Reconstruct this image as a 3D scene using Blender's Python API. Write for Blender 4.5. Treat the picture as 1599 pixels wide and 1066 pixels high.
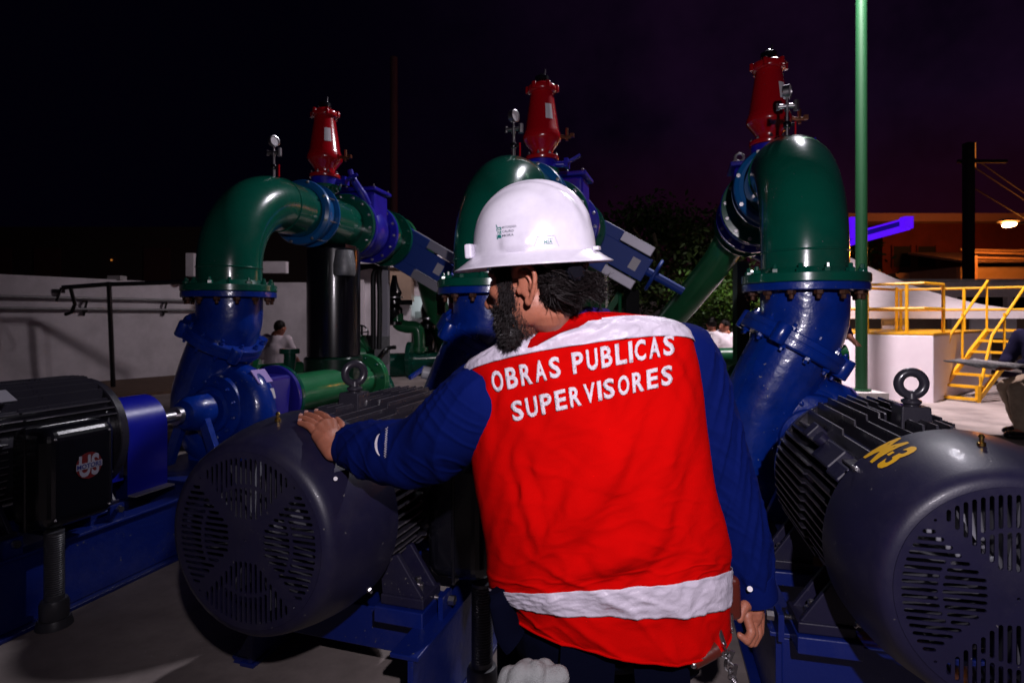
import bpy, bmesh, math, random
import numpy as np
from mathutils import Vector, Matrix, Quaternion
from mathutils.bvhtree import BVHTree
import mathutils.noise as mn
R = math.radians
random.seed(7); rng = np.random.default_rng(7)
for o in list(bpy.data.objects): bpy.data.objects.remove(o)
scene = bpy.context.scene; COL = scene.collection

# ---------------------------------------------------------------- camera, sky, lights
F = 900.0; HY = 495.0; CX = 799.5; CAMZ = 1.27
cam = bpy.data.cameras.new('camera'); camo = bpy.data.objects.new('camera', cam); COL.objects.link(camo)
camo.location = (0, 0, CAMZ); camo.rotation_euler = (R(90), 0, 0)
cam.lens = F/1599*36; cam.sensor_width = 36; cam.shift_y = -(533-HY)/1599
cam.clip_end = 400; cam.clip_start = 0.05
cam.dof.use_dof = True; cam.dof.focus_distance = 1.75; cam.dof.aperture_fstop = 5.0
scene.camera = camo
def P(px, py, Y): return Vector(((px-CX)/F*Y, Y, CAMZ-(py-HY)/F*Y))

world = bpy.data.worlds.new('World'); scene.world = world; world.use_nodes = True
nt = world.node_tree; nt.nodes.clear()
def N(t, kind, **kw):
    n = t.nodes.new(kind)
    for k, v in kw.items():
        if k in n.inputs: n.inputs[k].default_value = v
        else: setattr(n, k, v)
    return n
out = N(nt, 'ShaderNodeOutputWorld'); bg = N(nt, 'ShaderNodeBackground')
tc = N(nt, 'ShaderNodeTexCoord'); sep = N(nt, 'ShaderNodeSeparateXYZ')
nt.links.new(tc.outputs['Generated'], sep.inputs[0])
# glow of the town low in the right half of the sky
rx = N(nt, 'ShaderNodeMapRange'); rx.inputs['From Min'].default_value = -.35; rx.inputs['From Max'].default_value = .62; rx.interpolation_type = 'SMOOTHSTEP'
nt.links.new(sep.outputs['X'], rx.inputs['Value'])
nz = N(nt, 'ShaderNodeTexNoise', Scale=2.6, Detail=5.0, Roughness=.62); nt.links.new(tc.outputs['Generated'], nz.inputs['Vector'])
nr = N(nt, 'ShaderNodeMapRange'); nr.inputs['From Min'].default_value = .3; nr.inputs['From Max'].default_value = .72; nr.inputs['To Min'].default_value = .12; nr.inputs['To Max'].default_value = 1.7
nt.links.new(nz.outputs['Fac'], nr.inputs['Value'])
mu = N(nt, 'ShaderNodeMath', operation='MULTIPLY'); nt.links.new(rx.outputs[0], mu.inputs[0]); nt.links.new(nr.outputs[0], mu.inputs[1])
mx = N(nt, 'ShaderNodeMix', data_type='RGBA'); mx.inputs['A'].default_value = (.0004, .0002, .0018, 1); mx.inputs['B'].default_value = (.0068, .0021, .0100, 1)
nt.links.new(mu.outputs[0], mx.inputs['Factor'])
hz = N(nt, 'ShaderNodeMapRange'); hz.inputs['From Min'].default_value = .30; hz.inputs['From Max'].default_value = .0; hz.inputs['To Max'].default_value = 1.0
nt.links.new(sep.outputs['Z'], hz.inputs['Value'])
m2 = N(nt, 'ShaderNodeMath', operation='MULTIPLY'); nt.links.new(hz.outputs[0], m2.inputs[0]); nt.links.new(rx.outputs[0], m2.inputs[1])
mx2 = N(nt, 'ShaderNodeMix', data_type='RGBA'); mx2.inputs['B'].default_value = (.014, .0010, .0032, 1)
nt.links.new(m2.outputs[0], mx2.inputs['Factor']); nt.links.new(mx.outputs['Result'], mx2.inputs['A'])
nt.links.new(mx2.outputs['Result'], bg.inputs['Color']); nt.links.new(bg.outputs[0], out.inputs[0])

def lamp(name, kind, loc, power, color, size=.05, aim=None, spot=None, blend=.5):
    l = bpy.data.lights.new(name, kind); o = bpy.data.objects.new(name, l); COL.objects.link(o)
    o.location = loc; l.energy = power; l.color = color
    if kind in ('POINT', 'SPOT'): l.shadow_soft_size = size
    if kind == 'SPOT': l.spot_size = R(spot); l.spot_blend = blend
    if kind == 'AREA': l.size = size
    if aim is not None: o.rotation_euler = (Vector(aim)-Vector(loc)).to_track_quat('-Z', 'Y').to_euler()
    return o
# photographer's flash above the camera; yard floodlights, with extra spots added at the pole lamp
lamp('camera_flash', 'SPOT', (.22, -.42, 1.84), 198, (1, .91, 1), .022, aim=(.95, 3.0, 1.1), spot=114, blend=1)
lamp('yard_floodlight', 'SPOT', (4.2, 7.2, 7.7), 6200, (1, .86, .90), .12, aim=(8.3, 9.6, 0), spot=70, blend=.6)
lamp('pump_highlight_spot', 'SPOT', (4.1, 7.0, 7.7), 1500, (.93, .90, 1), .10, aim=(-1.4, 3.4, .9), spot=58, blend=1)  # extra spot at the pole lamp, added for highlights on motors and pipes
lamp('rear_fill_spot', 'SPOT', (4.0, 7.1, 7.7), 2900, (1, .90, .93), .10, aim=(3.3, 9.6, .7), spot=46, blend=.8)  # extra spot at the pole lamp, added to brighten the men and leaves
lamp('yard_floodlight_spill', 'POINT', (4.2, 7.35, 7.7), 190, (1, .88, .95), .12)
lamp('far_wall_floodlight', 'SPOT', (-.6, 9.4, 4.6), 330, (1, .86, .92), .15, aim=(-4.2, 12.4, 1.0), spot=95, blend=.8)
lamp('street_light_glow', 'POINT', (19.2, 22.0, 4.2), 400, (1, .27, .03), .3)
scene.view_settings.view_transform = 'Standard'; scene.view_settings.look = 'None'
scene.view_settings.exposure = 0; scene.view_settings.gamma = 1; scene.view_settings.use_curve_mapping = False

# ---------------------------------------------------------------- materials
MATS = {}
def mat(name, color, rough=.5, metal=0, coat=0, bump=0, bscale=60, var=0, vscale=8, color2=None, emit=None, estr=0, voro=False, rvar=0, spec=.5, sheen=0, sss=0, chips=0):
    if name in MATS: return MATS[name]
    m = bpy.data.materials.new(name); m.use_nodes = True; t = m.node_tree; b = t.nodes['Principled BSDF']
    b.inputs['Base Color'].default_value = (*color, 1); b.inputs['Roughness'].default_value = rough
    b.inputs['Metallic'].default_value = metal; b.inputs['Coat Weight'].default_value = coat; b.inputs['Coat Roughness'].default_value = .08
    b.inputs['Specular IOR Level'].default_value = spec
    if sheen: b.inputs['Sheen Weight'].default_value = sheen
    if sss: b.inputs['Subsurface Weight'].default_value = sss; b.inputs['Subsurface Radius'].default_value = (.01, .004, .002); b.inputs['Subsurface Scale'].default_value = 1
    tc = N(t, 'ShaderNodeTexCoord')
    if var or color2:
        n = N(t, 'ShaderNodeTexNoise', Scale=vscale, Detail=6.0, Roughness=.65); t.links.new(tc.outputs['Object'], n.inputs['Vector'])
        mr = N(t, 'ShaderNodeMapRange'); mr.inputs['From Min'].default_value = .4; mr.inputs['From Max'].default_value = .68
        t.links.new(n.outputs['Fac'], mr.inputs['Value'])
        mm = N(t, 'ShaderNodeMix', data_type='RGBA'); mm.inputs['A'].default_value = (*color, 1)
        c2 = color2 if color2 else tuple(c*(1-var) for c in color); mm.inputs['B'].default_value = (*c2, 1)
        t.links.new(mr.outputs[0], mm.inputs['Factor']); t.links.new(mm.outputs['Result'], b.inputs['Base Color'])
    if rvar:
        n = N(t, 'ShaderNodeTexNoise', Scale=vscale*2.3, Detail=5.0); t.links.new(tc.outputs['Object'], n.inputs['Vector'])
        mr = N(t, 'ShaderNodeMapRange'); mr.inputs['To Min'].default_value = max(.02, rough-rvar); mr.inputs['To Max'].default_value = rough+rvar
        t.links.new(n.outputs['Fac'], mr.inputs['Value']); t.links.new(mr.outputs[0], b.inputs['Roughness'])
    if bump:
        n = N(t, 'ShaderNodeTexVoronoi' if voro else 'ShaderNodeTexNoise', Scale=bscale)
        if not voro: n.inputs['Detail'].default_value = 4
        t.links.new(tc.outputs['Object'], n.inputs['Vector'])
        bp = N(t, 'ShaderNodeBump', Strength=bump, Distance=.01); t.links.new(n.outputs[0], bp.inputs['Height']); t.links.new(bp.outputs[0], b.inputs['Normal'])
        if coat: t.links.new(bp.outputs[0], b.inputs['Coat Normal'])
    if chips:
        n = N(t, 'ShaderNodeTexNoise', Scale=75, Detail=3.0, Roughness=.55); t.links.new(tc.outputs['Object'], n.inputs['Vector'])
        n2 = N(t, 'ShaderNodeTexNoise', Scale=4.5, Detail=3.0); t.links.new(tc.outputs['Object'], n2.inputs['Vector'])
        ad = N(t, 'ShaderNodeMath', operation='MULTIPLY_ADD'); ad.inputs[1].default_value = .35; t.links.new(n2.outputs['Fac'], ad.inputs[0]); t.links.new(n.outputs['Fac'], ad.inputs[2])
        mr = N(t, 'ShaderNodeMapRange'); mr.inputs['From Min'].default_value = .905; mr.inputs['From Max'].default_value = .93; t.links.new(ad.outputs[0], mr.inputs['Value'])
        n3 = N(t, 'ShaderNodeTexNoise', Scale=3.2, Detail=7.0, Roughness=.7); t.links.new(tc.outputs['Object'], n3.inputs['Vector'])
        m3_ = N(t, 'ShaderNodeMapRange'); m3_.inputs['From Min'].default_value = .5; m3_.inputs['From Max'].default_value = .8; m3_.inputs['To Max'].default_value = .09; t.links.new(n3.outputs['Fac'], m3_.inputs['Value'])
        mx0 = N(t, 'ShaderNodeMix', data_type='RGBA'); mx0.inputs['B'].default_value = (.20, .18, .17, 1); t.links.new(m3_.outputs[0], mx0.inputs['Factor'])
        src = b.inputs['Base Color'].links[0].from_socket if b.inputs['Base Color'].links else None
        if src: t.links.new(src, mx0.inputs['A'])
        else: mx0.inputs['A'].default_value = (*color, 1)
        mx1 = N(t, 'ShaderNodeMix', data_type='RGBA'); mx1.inputs['B'].default_value = (chips, chips*.95, chips, 1); t.links.new(mr.outputs[0], mx1.inputs['Factor'])
        t.links.new(mx0.outputs['Result'], mx1.inputs['A']); t.links.new(mx1.outputs['Result'], b.inputs['Base Color'])
    if emit: b.inputs['Emission Color'].default_value = (*emit, 1); b.inputs['Emission Strength'].default_value = estr
    MATS[name] = m; return m
M_pump = mat('pump_blue_enamel', (.001, .030, .31), .30, coat=.5, chips=.3, bump=.3, bscale=24, var=.35, vscale=5, rvar=.1)
M_skid = mat('skid_blue', (.001, .010, .13), .42, coat=.2, chips=.10, bump=.2, bscale=30)
M_guard = mat('guard_blue', (.006, .010, .36), .34, coat=.3, rvar=.06)
M_green = mat('pipe_green_enamel', (.002, .098, .062), .22, coat=.7, chips=.16, bump=.07, bscale=14, var=.2, vscale=3, rvar=.05)
M_green2 = mat('pipe_green_light', (.02, .19, .07), .3, coat=.4, bump=.08, bscale=20, var=.25, vscale=4)
M_dkgreen = mat('pipe_dark_green', (.003, .022, .012), .3, coat=.5, bump=.06, bscale=20)
M_violet = mat('valve_violet_blue', (.016, .012, .42), .34, coat=.4, bump=.1, bscale=50, var=.25)
M_lblue = mat('coupling_light_blue', (.005, .095, .30), .3, coat=.5, bump=.06, bscale=30)
M_gate = mat('gate_valve_blue', (.003, .045, .34), .55, coat=.0, bump=.08)
M_red = mat('valve_red_enamel', (.40, .002, .008), .22, coat=.7, chips=.2, bump=.07, bscale=30)
M_motor = mat('motor_charcoal', (.0105, .009, .032), .44, coat=.06, spec=.4, chips=.10, bump=.05, bscale=220, var=.2, vscale=6, rvar=.08)
M_fin = mat('motor_fin_black', (.024, .022, .032), .30, coat=.35, bump=.05, bscale=90, rvar=.1)
M_finedge = mat('fin_edge_highlight', (.13, .12, .14), .38, metal=.4, bump=.1, bscale=60)  # lamp highlight along the fin tops, put into the colour
M_black = mat('gloss_black', (.004, .004, .007), .25, coat=.4, bump=.03, bscale=120)
M_dark = mat('dark_hollow', (.004, .004, .005), .8)
M_steel = mat('bare_steel', (.52, .50, .52), .32, metal=1, bump=.05, bscale=80, rvar=.1)
M_grey = mat('galvanised_grey', (.30, .30, .31), .5, metal=.6, bump=.06, var=.3, vscale=14)
M_rust = mat('rusty_bolt', (.10, .035, .015), .6, metal=.4, bump=.3, bscale=120, color2=(.04, .02, .02))
M_brass = mat('brass', (.65, .42, .12), .25, metal=1)
M_plate = mat('aluminium_plate', (.42, .40, .46), .45, metal=.5, bump=.06, bscale=60)
M_yel = mat('yellow_paint', (.74, .36, .008), .42, coat=.1, var=.2, vscale=6)
M_yelp = mat('yellow_stencil', (.70, .38, .004), .5)
M_white = mat('white_paint_wall', (.68, .64, .68), .8, bump=.12, bscale=30, var=.26, vscale=1.8)
M_lav = mat('lavender_label', (.34, .22, .62), .4)
M_lab = mat('white_label', (.66, .62, .66), .5)
M_pvc = mat('pvc_white', (.52, .52, .55), .4)
M_conduit = mat('grey_conduit', (.055, .055, .065), .4, bump=.1, bscale=40)
M_rubber = mat('black_rubber', (.012, .012, .013), .5)
M_vest = mat('red_vest_cloth', (.50, .0012, .0010), .92, bump=.2, bscale=420, var=.12, vscale=5, spec=.03)
M_refl = mat('reflective_tape', (.52, .47, .56), .42, bump=.25, bscale=90, var=.08, vscale=30, spec=.4)
M_thread = mat('white_thread', (.68, .62, .69), .7, bump=.6, bscale=420)
M_shirt = mat('navy_work_shirt', (.0015, .0065, .082), .85, bump=.22, bscale=420, spec=.06)
M_collar = mat('navy_collar', (.022, .010, .10), .85, bump=.2, bscale=400, spec=.06)
M_pants = mat('navy_trousers', (.0015, .002, .009), .9, bump=.2, bscale=300, spec=.04)
M_skin = mat('skin_brown', (.36, .125, .075), .5, bump=.12, bscale=230, var=.18, vscale=26, sss=.12)
M_hair = mat('dark_hair', (.007, .0045, .005), .62, spec=.2)
M_hairg = mat('grey_hair', (.12, .11, .12), .5)
M_hat = mat('white_hard_hat', (.60, .57, .65), .30, coat=.25, bump=.015, bscale=40, color2=(.48, .45, .53), vscale=9, rvar=.08)
M_teal = mat('teal_print', (.005, .12, .11), .5)
M_print = mat('dark_print', (.02, .03, .05), .5)
M_leather = mat('brown_leather', (.075, .012, .008), .3, coat=.3, bump=.1, bscale=80)
M_rag = mat('grey_towelling', (.27, .28, .28), .95, bump=.5, bscale=400)
M_conc = mat('concrete', (.30, .25, .235), .85, bump=.22, bscale=22, color2=(.15, .12, .115), vscale=1.6, chips=.4)
M_conc2 = mat('concrete_block', (.42, .40, .40), .85, bump=.2, bscale=20, var=.2)
M_leaf = mat('leaf_green', (.035, .085, .006), .55, spec=.25, color2=(.01, .03, .003), vscale=3)
M_bark = mat('bark', (.05, .035, .02), .9, bump=.5, bscale=20)
M_brick = mat('red_far_wall', (.13, .018, .012), .9, bump=.2, bscale=8, var=.4, vscale=1)
M_roof = mat('tin_roof', (.42, .26, .18), .6, bump=.3, bscale=6, var=.4, vscale=2)
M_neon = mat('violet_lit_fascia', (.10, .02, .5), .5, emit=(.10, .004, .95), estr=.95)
M_lampE = mat('sodium_lamp', (1, .6, .3), .5, emit=(1, .50, .20), estr=30)
M_lampE2 = mat('dim_tube', (1, .4, .1), .5, emit=(1, .33, .05), estr=.35)
M_floodE = mat('floodlight_glass', (1, .95, .95), .3, emit=(1, .9, .95), estr=20)
M_canvas = mat('white_canvas', (.66, .58, .60), .8, var=.1)
M_cloth_w = mat('white_shirt', (.62, .55, .60), .8, var=.15)
M_khaki = mat('khaki_trousers', (.34, .25, .18), .85, var=.3, vscale=12)
M_paper = mat('newspaper', (.55, .52, .53), .8, color2=(.2, .19, .2), vscale=50)
M_beige = mat('beige_wall', (.38, .27, .20), .85, var=.2, vscale=2)
M_poleg = mat('pole_green', (.002, .052, .014), .5, coat=.1, bump=.05, bscale=20)
M_logo_r = mat('logo_red', (.10, .002, .004), .5)
M_logo_b = mat('logo_blue', (.008, .012, .12), .5)
M_logo_w = mat('logo_pale', (.22, .21, .26), .5)

# ---------------------------------------------------------------- mesh helpers
class MB:
    def __init__(s): s.v = []; s.f = []
    def add(s, v, f):
        n = len(s.v); s.v += [tuple(x) for x in v]; s.f += [tuple(i+n for i in q) for q in f]; return s
    def box(s, c, size, rot=None, taper=1):
        hx, hy, hz = [a/2 for a in size]; c = Vector(c); vs = []
        for z in (-hz, hz):
            k = taper if z > 0 else 1
            for x, y in ((-hx, -hy), (hx, -hy), (hx, hy), (-hx, hy)):
                p = Vector((x*k, y*k, z)); p = rot @ p if rot is not None else p; vs.append(c+p)
        return s.add(vs, [(3, 2, 1, 0), (4, 5, 6, 7), (0, 1, 5, 4), (1, 2, 6, 5), (2, 3, 7, 6), (3, 0, 4, 7)])
    def beam(s, a, b, w, h=None):
        a, b = Vector(a), Vector(b); d = b-a; q = d.to_track_quat('Z', 'Y').to_matrix()
        return s.box((a+b)/2, (w, h or w, d.length), q)
    def lathe(s, prof, origin=(0, 0, 0), axis=(0, 0, 1), n=32, cap=True, xdir=None):
        ax = Vector(axis).normalized(); o = Vector(origin)
        x = ax.orthogonal().normalized() if xdir is None else Vector(xdir); y = ax.cross(x); vs = []; fs = []
        for r, h in prof:
            for k in range(n):
                a = 2*math.pi*k/n; vs.append(o+ax*h+(x*math.cos(a)+y*math.sin(a))*r)
        for i in range(len(prof)-1):
            for k in range(n):
                k2 = (k+1) % n; fs.append((i*n+k, i*n+k2, (i+1)*n+k2, (i+1)*n+k))
        if cap:
            fs.append(tuple(range(n))[::-1]); fs.append(tuple((len(prof)-1)*n+k for k in range(n)))
        return s.add(vs, fs)
    def cyl(s, a, b, r, n=16, r2=None, ch=0):
        a, b = Vector(a), Vector(b); d = b-a; L = d.length; r2 = r if r2 is None else r2
        pr = [(r, 0), (r2, L)] if not ch else [(r-ch, 0), (r, ch), (r2, L-ch), (r2-ch, L)]
        return s.lathe(pr, a, d, n)
    def tube(s, pts, r, n=12, cap=True, closed=False, flat=1.0):
        pts = [Vector(p) for p in pts]; m = len(pts); rs = r if hasattr(r, '__len__') else [r]*m
        t = [(pts[min(i+1, m-1)]-pts[max(i-1, 0)]).normalized() for i in range(m)]
        if closed: t = [(pts[(i+1) % m]-pts[(i-1) % m]).normalized() for i in range(m)]
        x = t[0].orthogonal().normalized(); vs = []; fs = []
        for i in range(m):
            x = (x-t[i]*x.dot(t[i])).normalized(); y = t[i].cross(x)
            for k in range(n):
                a = 2*math.pi*k/n; vs.append(pts[i]+(x*math.cos(a)+y*math.sin(a)*flat)*rs[i])
        for i in range(m if closed else m-1):
            for k in range(n):
                k2 = (k+1) % n; j = (i+1) % m; fs.append((i*n+k, i*n+k2, j*n+k2, j*n+k))
        if cap and not closed: fs.append(tuple(range(n))[::-1]); fs.append(tuple((m-1)*n+k for k in range(n)))
        return s.add(vs, fs)
    def ball(s, c, r, n=16, m=10, rot=None):
        rr = r if hasattr(r, '__len__') else (r, r, r); c = Vector(c); vs = []; fs = []
        for i in range(1, m):
            th = math.pi*i/m
            for k in range(n):
                a = 2*math.pi*k/n; p = Vector((rr[0]*math.sin(th)*math.cos(a), rr[1]*math.sin(th)*math.sin(a), rr[2]*math.cos(th)))
                vs.append(c+(rot @ p if rot is not None else p))
        top = Vector((0, 0, rr[2])); top = rot @ top if rot is not None else top
        vs += [c+top, c-top]; T = len(vs)-2
        for i in range(m-2):
            for k in range(n):
                k2 = (k+1) % n; fs.append((i*n+k, (i+1)*n+k, (i+1)*n+k2, i*n+k2))
        for k in range(n):
            k2 = (k+1) % n; fs.append((T, k, k2)); fs.append((T+1, (m-2)*n+k2, (m-2)*n+k))
        return s.add(vs, fs)
    def chain(s, pts, rs, n=12):                     # capsule chain for remeshed bodies
        for i, p in enumerate(pts): s.ball(p, rs[i], n, 8)
        for i in range(len(pts)-1): s.cyl(pts[i], pts[i+1], rs[i], n, rs[i+1])
        return s
    def ring(s, c, axis, R_, r, n=32, m=10, a0=0, a1=2*math.pi):
        ax = Vector(axis).normalized(); x = ax.orthogonal().normalized(); y = ax.cross(x); full = a1-a0 > 6.2
        k = n if full else n+1
        return s.tube([Vector(c)+(x*math.cos(a0+(a1-a0)*i/n)+y*math.sin(a0+(a1-a0)*i/n))*R_ for i in range(k)], r, m, closed=full)
    def prism(s, poly, y0, y1, fn=None):             # poly in (x,z), extruded on y
        n = len(poly); vs = [(p[0], y0, p[1]) for p in poly]+[(p[0], y1, p[1]) for p in poly]
        if fn: vs = [fn(v) for v in vs]
        return s.add(vs, [tuple(range(n)), tuple(range(n, 2*n))[::-1]]+[(i, i+n, (i+1) % n+n, (i+1) % n) for i in range(n)])
    def mesh(s, name, m=None, smooth=True, angle=38):
        me = bpy.data.meshes.new(name); me.from_pydata(s.v, [], s.f)
        if m: me.materials.append(m)
        bm = bmesh.new(); bm.from_mesh(me); bmesh.ops.recalc_face_normals(bm, faces=bm.faces)
        if smooth:
            for e in bm.edges:
                if len(e.link_faces) == 2 and e.calc_face_angle(0) > R(angle): e.smooth = False
            for f in bm.faces: f.smooth = True
        bm.to_mesh(me); bm.free(); return me
OFF = {}
def tag(o, label=None, cat=None, group=None, kind=None):
    for k, v in (('label', label), ('category', cat), ('group', group), ('kind', kind)):
        if v: o[k] = v
    return o
def thing(name, base, label, cat, group=None):
    o = bpy.data.objects.new(name, None); o.empty_display_size = .1; COL.objects.link(o)
    o.location = base; OFF[o] = Vector(base); return tag(o, label, cat, group)
def put(name, geo, m, parent=None, smooth=True, angle=38, kind=None, label=None):
    me = geo if isinstance(geo, bpy.types.Mesh) else geo.mesh(name, m, smooth, angle)
    o = bpy.data.objects.new(name, me); COL.objects.link(o)
    if parent is not None:
        r = parent
        while r.parent: r = r.parent
        o.parent = parent
        if not isinstance(geo, bpy.types.Mesh) and r in OFF: me.transform(Matrix.Translation(-OFF[r]))
    if kind: o['kind'] = kind
    if label: o['label'] = label
    return o
def solo(name, geo, m, base, label, cat, group=None, smooth=True, angle=38):   # a thing of one mesh
    me = geo.mesh(name, m, smooth, angle); me.transform(Matrix.Translation(-Vector(base)))
    o = bpy.data.objects.new(name, me); COL.objects.link(o); o.location = base; return tag(o, label, cat, group)
def copies(name, me, mats, parent):                   # many parts sharing one mesh
    r = parent
    while r.parent: r = r.parent
    off = OFF.get(r, Vector())
    for M in mats:
        o = bpy.data.objects.new(name, me); COL.objects.link(o); o.parent = parent
        o.matrix_local = Matrix.Translation(-off) @ M
def dup(root, M, label=None):
    def cp(o, par):
        c = o.copy(); COL.objects.link(c)
        if par is not None: c.parent = par
        for ch in list(o.children): cp(ch, c)
        return c
    r = cp(root, None); r.matrix_world = M
    if label: r['label'] = label
    return r
def bevel(o, w=.004, seg=2):
    b = o.modifiers.new('bevel', 'BEVEL'); b.width = w; b.segments = seg; b.limit_method = 'ANGLE'; b.angle_limit = R(40); b.harden_normals = False
    return o
def evaluated(me, mods):
    o = bpy.data.objects.new('tmp', me); COL.objects.link(o)
    for kind, kw in mods:
        md = o.modifiers.new('m', kind)
        for k, v in kw.items(): setattr(md, k, v)
    dg = bpy.context.evaluated_depsgraph_get(); dg.update()
    res = bpy.data.meshes.new_from_object(o.evaluated_get(dg)); bpy.data.objects.remove(o); return res
def remesh(mb, m, voxel, smooth=4, fac=.5, disp=None):
    me = evaluated(mb.mesh('t'), [('REMESH', dict(mode='VOXEL', voxel_size=voxel, use_smooth_shade=True)), ('SMOOTH', dict(iterations=smooth, factor=fac))])
    me.materials.clear(); me.materials.append(m)
    for p in me.polygons: p.use_smooth = True
    if disp:
        no = [v.normal.copy() for v in me.vertices]
        for v, n in zip(me.vertices, no): v.co = v.co+n*disp(v.co, n)
    return me
def outline_mesh(loops, depth=0, bev=0):              # filled 2D shape with holes
    cu = bpy.data.curves.new('c', 'CURVE'); cu.dimensions = '2D'; cu.fill_mode = 'BOTH' if depth else 'FRONT'; cu.extrude = depth
    for L in loops:
        sp = cu.splines.new('POLY'); sp.points.add(len(L)-1); sp.use_cyclic_u = True
        for i, p in enumerate(L): sp.points[i].co = (p[0], p[1], 0, 1)
    o = bpy.data.objects.new('c', cu); COL.objects.link(o); dg = bpy.context.evaluated_depsgraph_get(); dg.update()
    me = bpy.data.meshes.new_from_object(o.evaluated_get(dg)); bpy.data.objects.remove(o); return me
def text_mb(s, bold=.0, sub=1, extr=0):
    cu = bpy.data.curves.new('t', 'FONT'); cu.body = s; cu.size = 1; cu.offset = bold; cu.resolution_u = 3; cu.extrude = extr
    o = bpy.data.objects.new('t', cu); COL.objects.link(o); dg = bpy.context.evaluated_depsgraph_get(); dg.update()
    me = bpy.data.meshes.new_from_object(o.evaluated_get(dg)); bpy.data.objects.remove(o)
    bm = bmesh.new(); bm.from_mesh(me); bmesh.ops.triangulate(bm, faces=bm.faces)
    for _ in range(sub):
        ed = [e for e in bm.edges if e.calc_length() > .12]
        if ed: bmesh.ops.subdivide_edges(bm, edges=ed, cuts=1); bmesh.ops.triangulate(bm, faces=[f for f in bm.faces if len(f.verts) > 3])
    mb = MB(); mb.add([v.co[:] for v in bm.verts], [[v.index for v in f.verts] for f in bm.faces]) if False else None
    mb = MB(); bm.verts.index_update(); mb.v = [tuple(v.co) for v in bm.verts]; mb.f = [tuple(v.index for v in f.verts) for f in bm.faces]; bm.free()
    xs = [v[0] for v in mb.v]; ys = [v[1] for v in mb.v]; x0, x1, y0, y1 = min(xs), max(xs), min(ys), max(ys)
    mb.v = [((v[0]-x0)/(x1-x0), (v[1]-y0)/(y1-y0), v[2]) for v in mb.v]; return mb    # unit box
def cr(P_, t):                                         # catmull-rom on rows
    P_ = np.asarray(P_, float); n = len(P_)-1; i = min(int(t), n-1); u = t-i
    p0, p1, p2, p3 = P_[max(i-1, 0)], P_[i], P_[i+1], P_[min(i+2, n)]
    return .5*((2*p1)+(-p0+p2)*u+(2*p0-5*p1+4*p2-p3)*u*u+(-p0+3*p1-3*p2+p3)*u**3)
def smooth_path(pts, k=6):
    return [Vector(cr([tuple(p) for p in pts], i/k)) for i in range((len(pts)-1)*k+1)]
hexbolt = MB().lathe([(.0, 0), (.013, 0), (.013, .011), (.011, .013), (.0, .013)], n=6, cap=False).lathe([(.007, .013), (.007, .024), (.005, .026)], n=8)
def orient(loc, axis, spin=0):
    q = Vector(axis).normalized().to_track_quat('Z', 'Y'); return Matrix.Translation(Vector(loc)) @ q.to_matrix().to_4x4() @ Matrix.Rotation(spin, 4, 'Z')
def bolt_circle(c, axis, Rr, n, off=0, a0=0, scale=1, both=None):
    ax = Vector(axis).normalized(); x = ax.orthogonal().normalized(); y = ax.cross(x); L = []
    for k in range(n):
        a = a0+2*math.pi*k/n; p = Vector(c)+(x*math.cos(a)+y*math.sin(a))*Rr
        L.append(orient(p+ax*off, ax, a) @ Matrix.Scale(scale, 4))
        if both is not None: L.append(orient(p-ax*both, -ax, a) @ Matrix.Scale(scale, 4))
    return L
ME_bolt = hexbolt.mesh('bolt', M_rust); ME_boltb = hexbolt.mesh('bolt', M_pump); ME_boltg = hexbolt.mesh('bolt', M_steel); ME_boltgr = hexbolt.mesh('bolt', M_green)

# ================================================================= SETTING
g = MB(); nx = 60
g.add([(-120, -60, 0), (120, -60, 0), (120, 200, 0), (-120, 200, 0)], [(0, 1, 2, 3)])
tag(put('ground', g, M_conc, smooth=False), kind='structure')

# white boundary wall on the left, with two pipes on brackets
WD = Vector((1.36, 2.0, 0)).normalized(); WN = Vector((WD.y, -WD.x, 0)); W0 = Vector((-11.4, 5.83, 0))
def wp(s, z, o=0): return W0+WD*s+WN*o+Vector((0, 0, z))
t = thing('boundary_wall', W0, 'long low white boundary wall at the left carrying two pipes on brackets', 'wall')
wl = MB()
for s0, s1 in ((0, 9.6),):
    wl.add([wp(s0, 0), wp(s1, 0), wp(s1, 0, -.2), wp(s0, 0, -.2), wp(s0, 2.0), wp(s1, 2.0), wp(s1, 2.0, -.2), wp(s0, 2.0, -.2)],
           [(0, 1, 5, 4), (1, 2, 6, 5), (2, 3, 7, 6), (3, 0, 4, 7), (4, 5, 6, 7)])
put('wall_panel', wl, M_white, t, smooth=False)
for z in (1.62, 1.42):
    put('rail_pipe', MB().cyl(wp(0, z, .1), wp(9.4, z, .1), .025, 10), M_grey, t)
for s in (3.2, 4.6, 6.0, 7.4, 8.8):
    b = MB().beam(wp(s, 1.56, 0.0), wp(s, 1.56, .16), .04).beam(wp(s, 1.38, .0), wp(s, 1.38, .16), .04).beam(wp(s, 1.56, .15), wp(s, 1.30, .01), .03)
    put('bracket', b, M_black, t)
put('junction_box', MB().box(wp(5.6, 1.74, .06), (.16, .1, .07)), M_black, t)
put('top_block', MB().box(wp(6.6, 2.04, -.1), (.25, .2, .08)), M_conc2, t)
# black pipe frame before the wall
t = thing('pipe_stand', P(175, 600, 10.2), 'black pipe frame with one leg standing before the white wall', 'pipe frame')
A = P(96, 449, 9.6); B = P(165, 444, 10.0); C_ = P(400, 437, 10.6)
put('top_bar', MB().tube([A, B, C_], .038, 8), M_black, t)
put('leg', MB().tube([P(170, 440, 10.0), P(177, 606, 10.1)], .04, 8), M_black, t)
put('drop_pipe', MB().tube([A+Vector((.15, 0, 0)), P(117, 475, 9.7), P(112, 487, 9.7), P(102, 491, 9.7)], .03, 8), M_black, t)
put('brace', MB().tube([A, P(88, 470, 9.6)], .02, 6), M_black, t)
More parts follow.
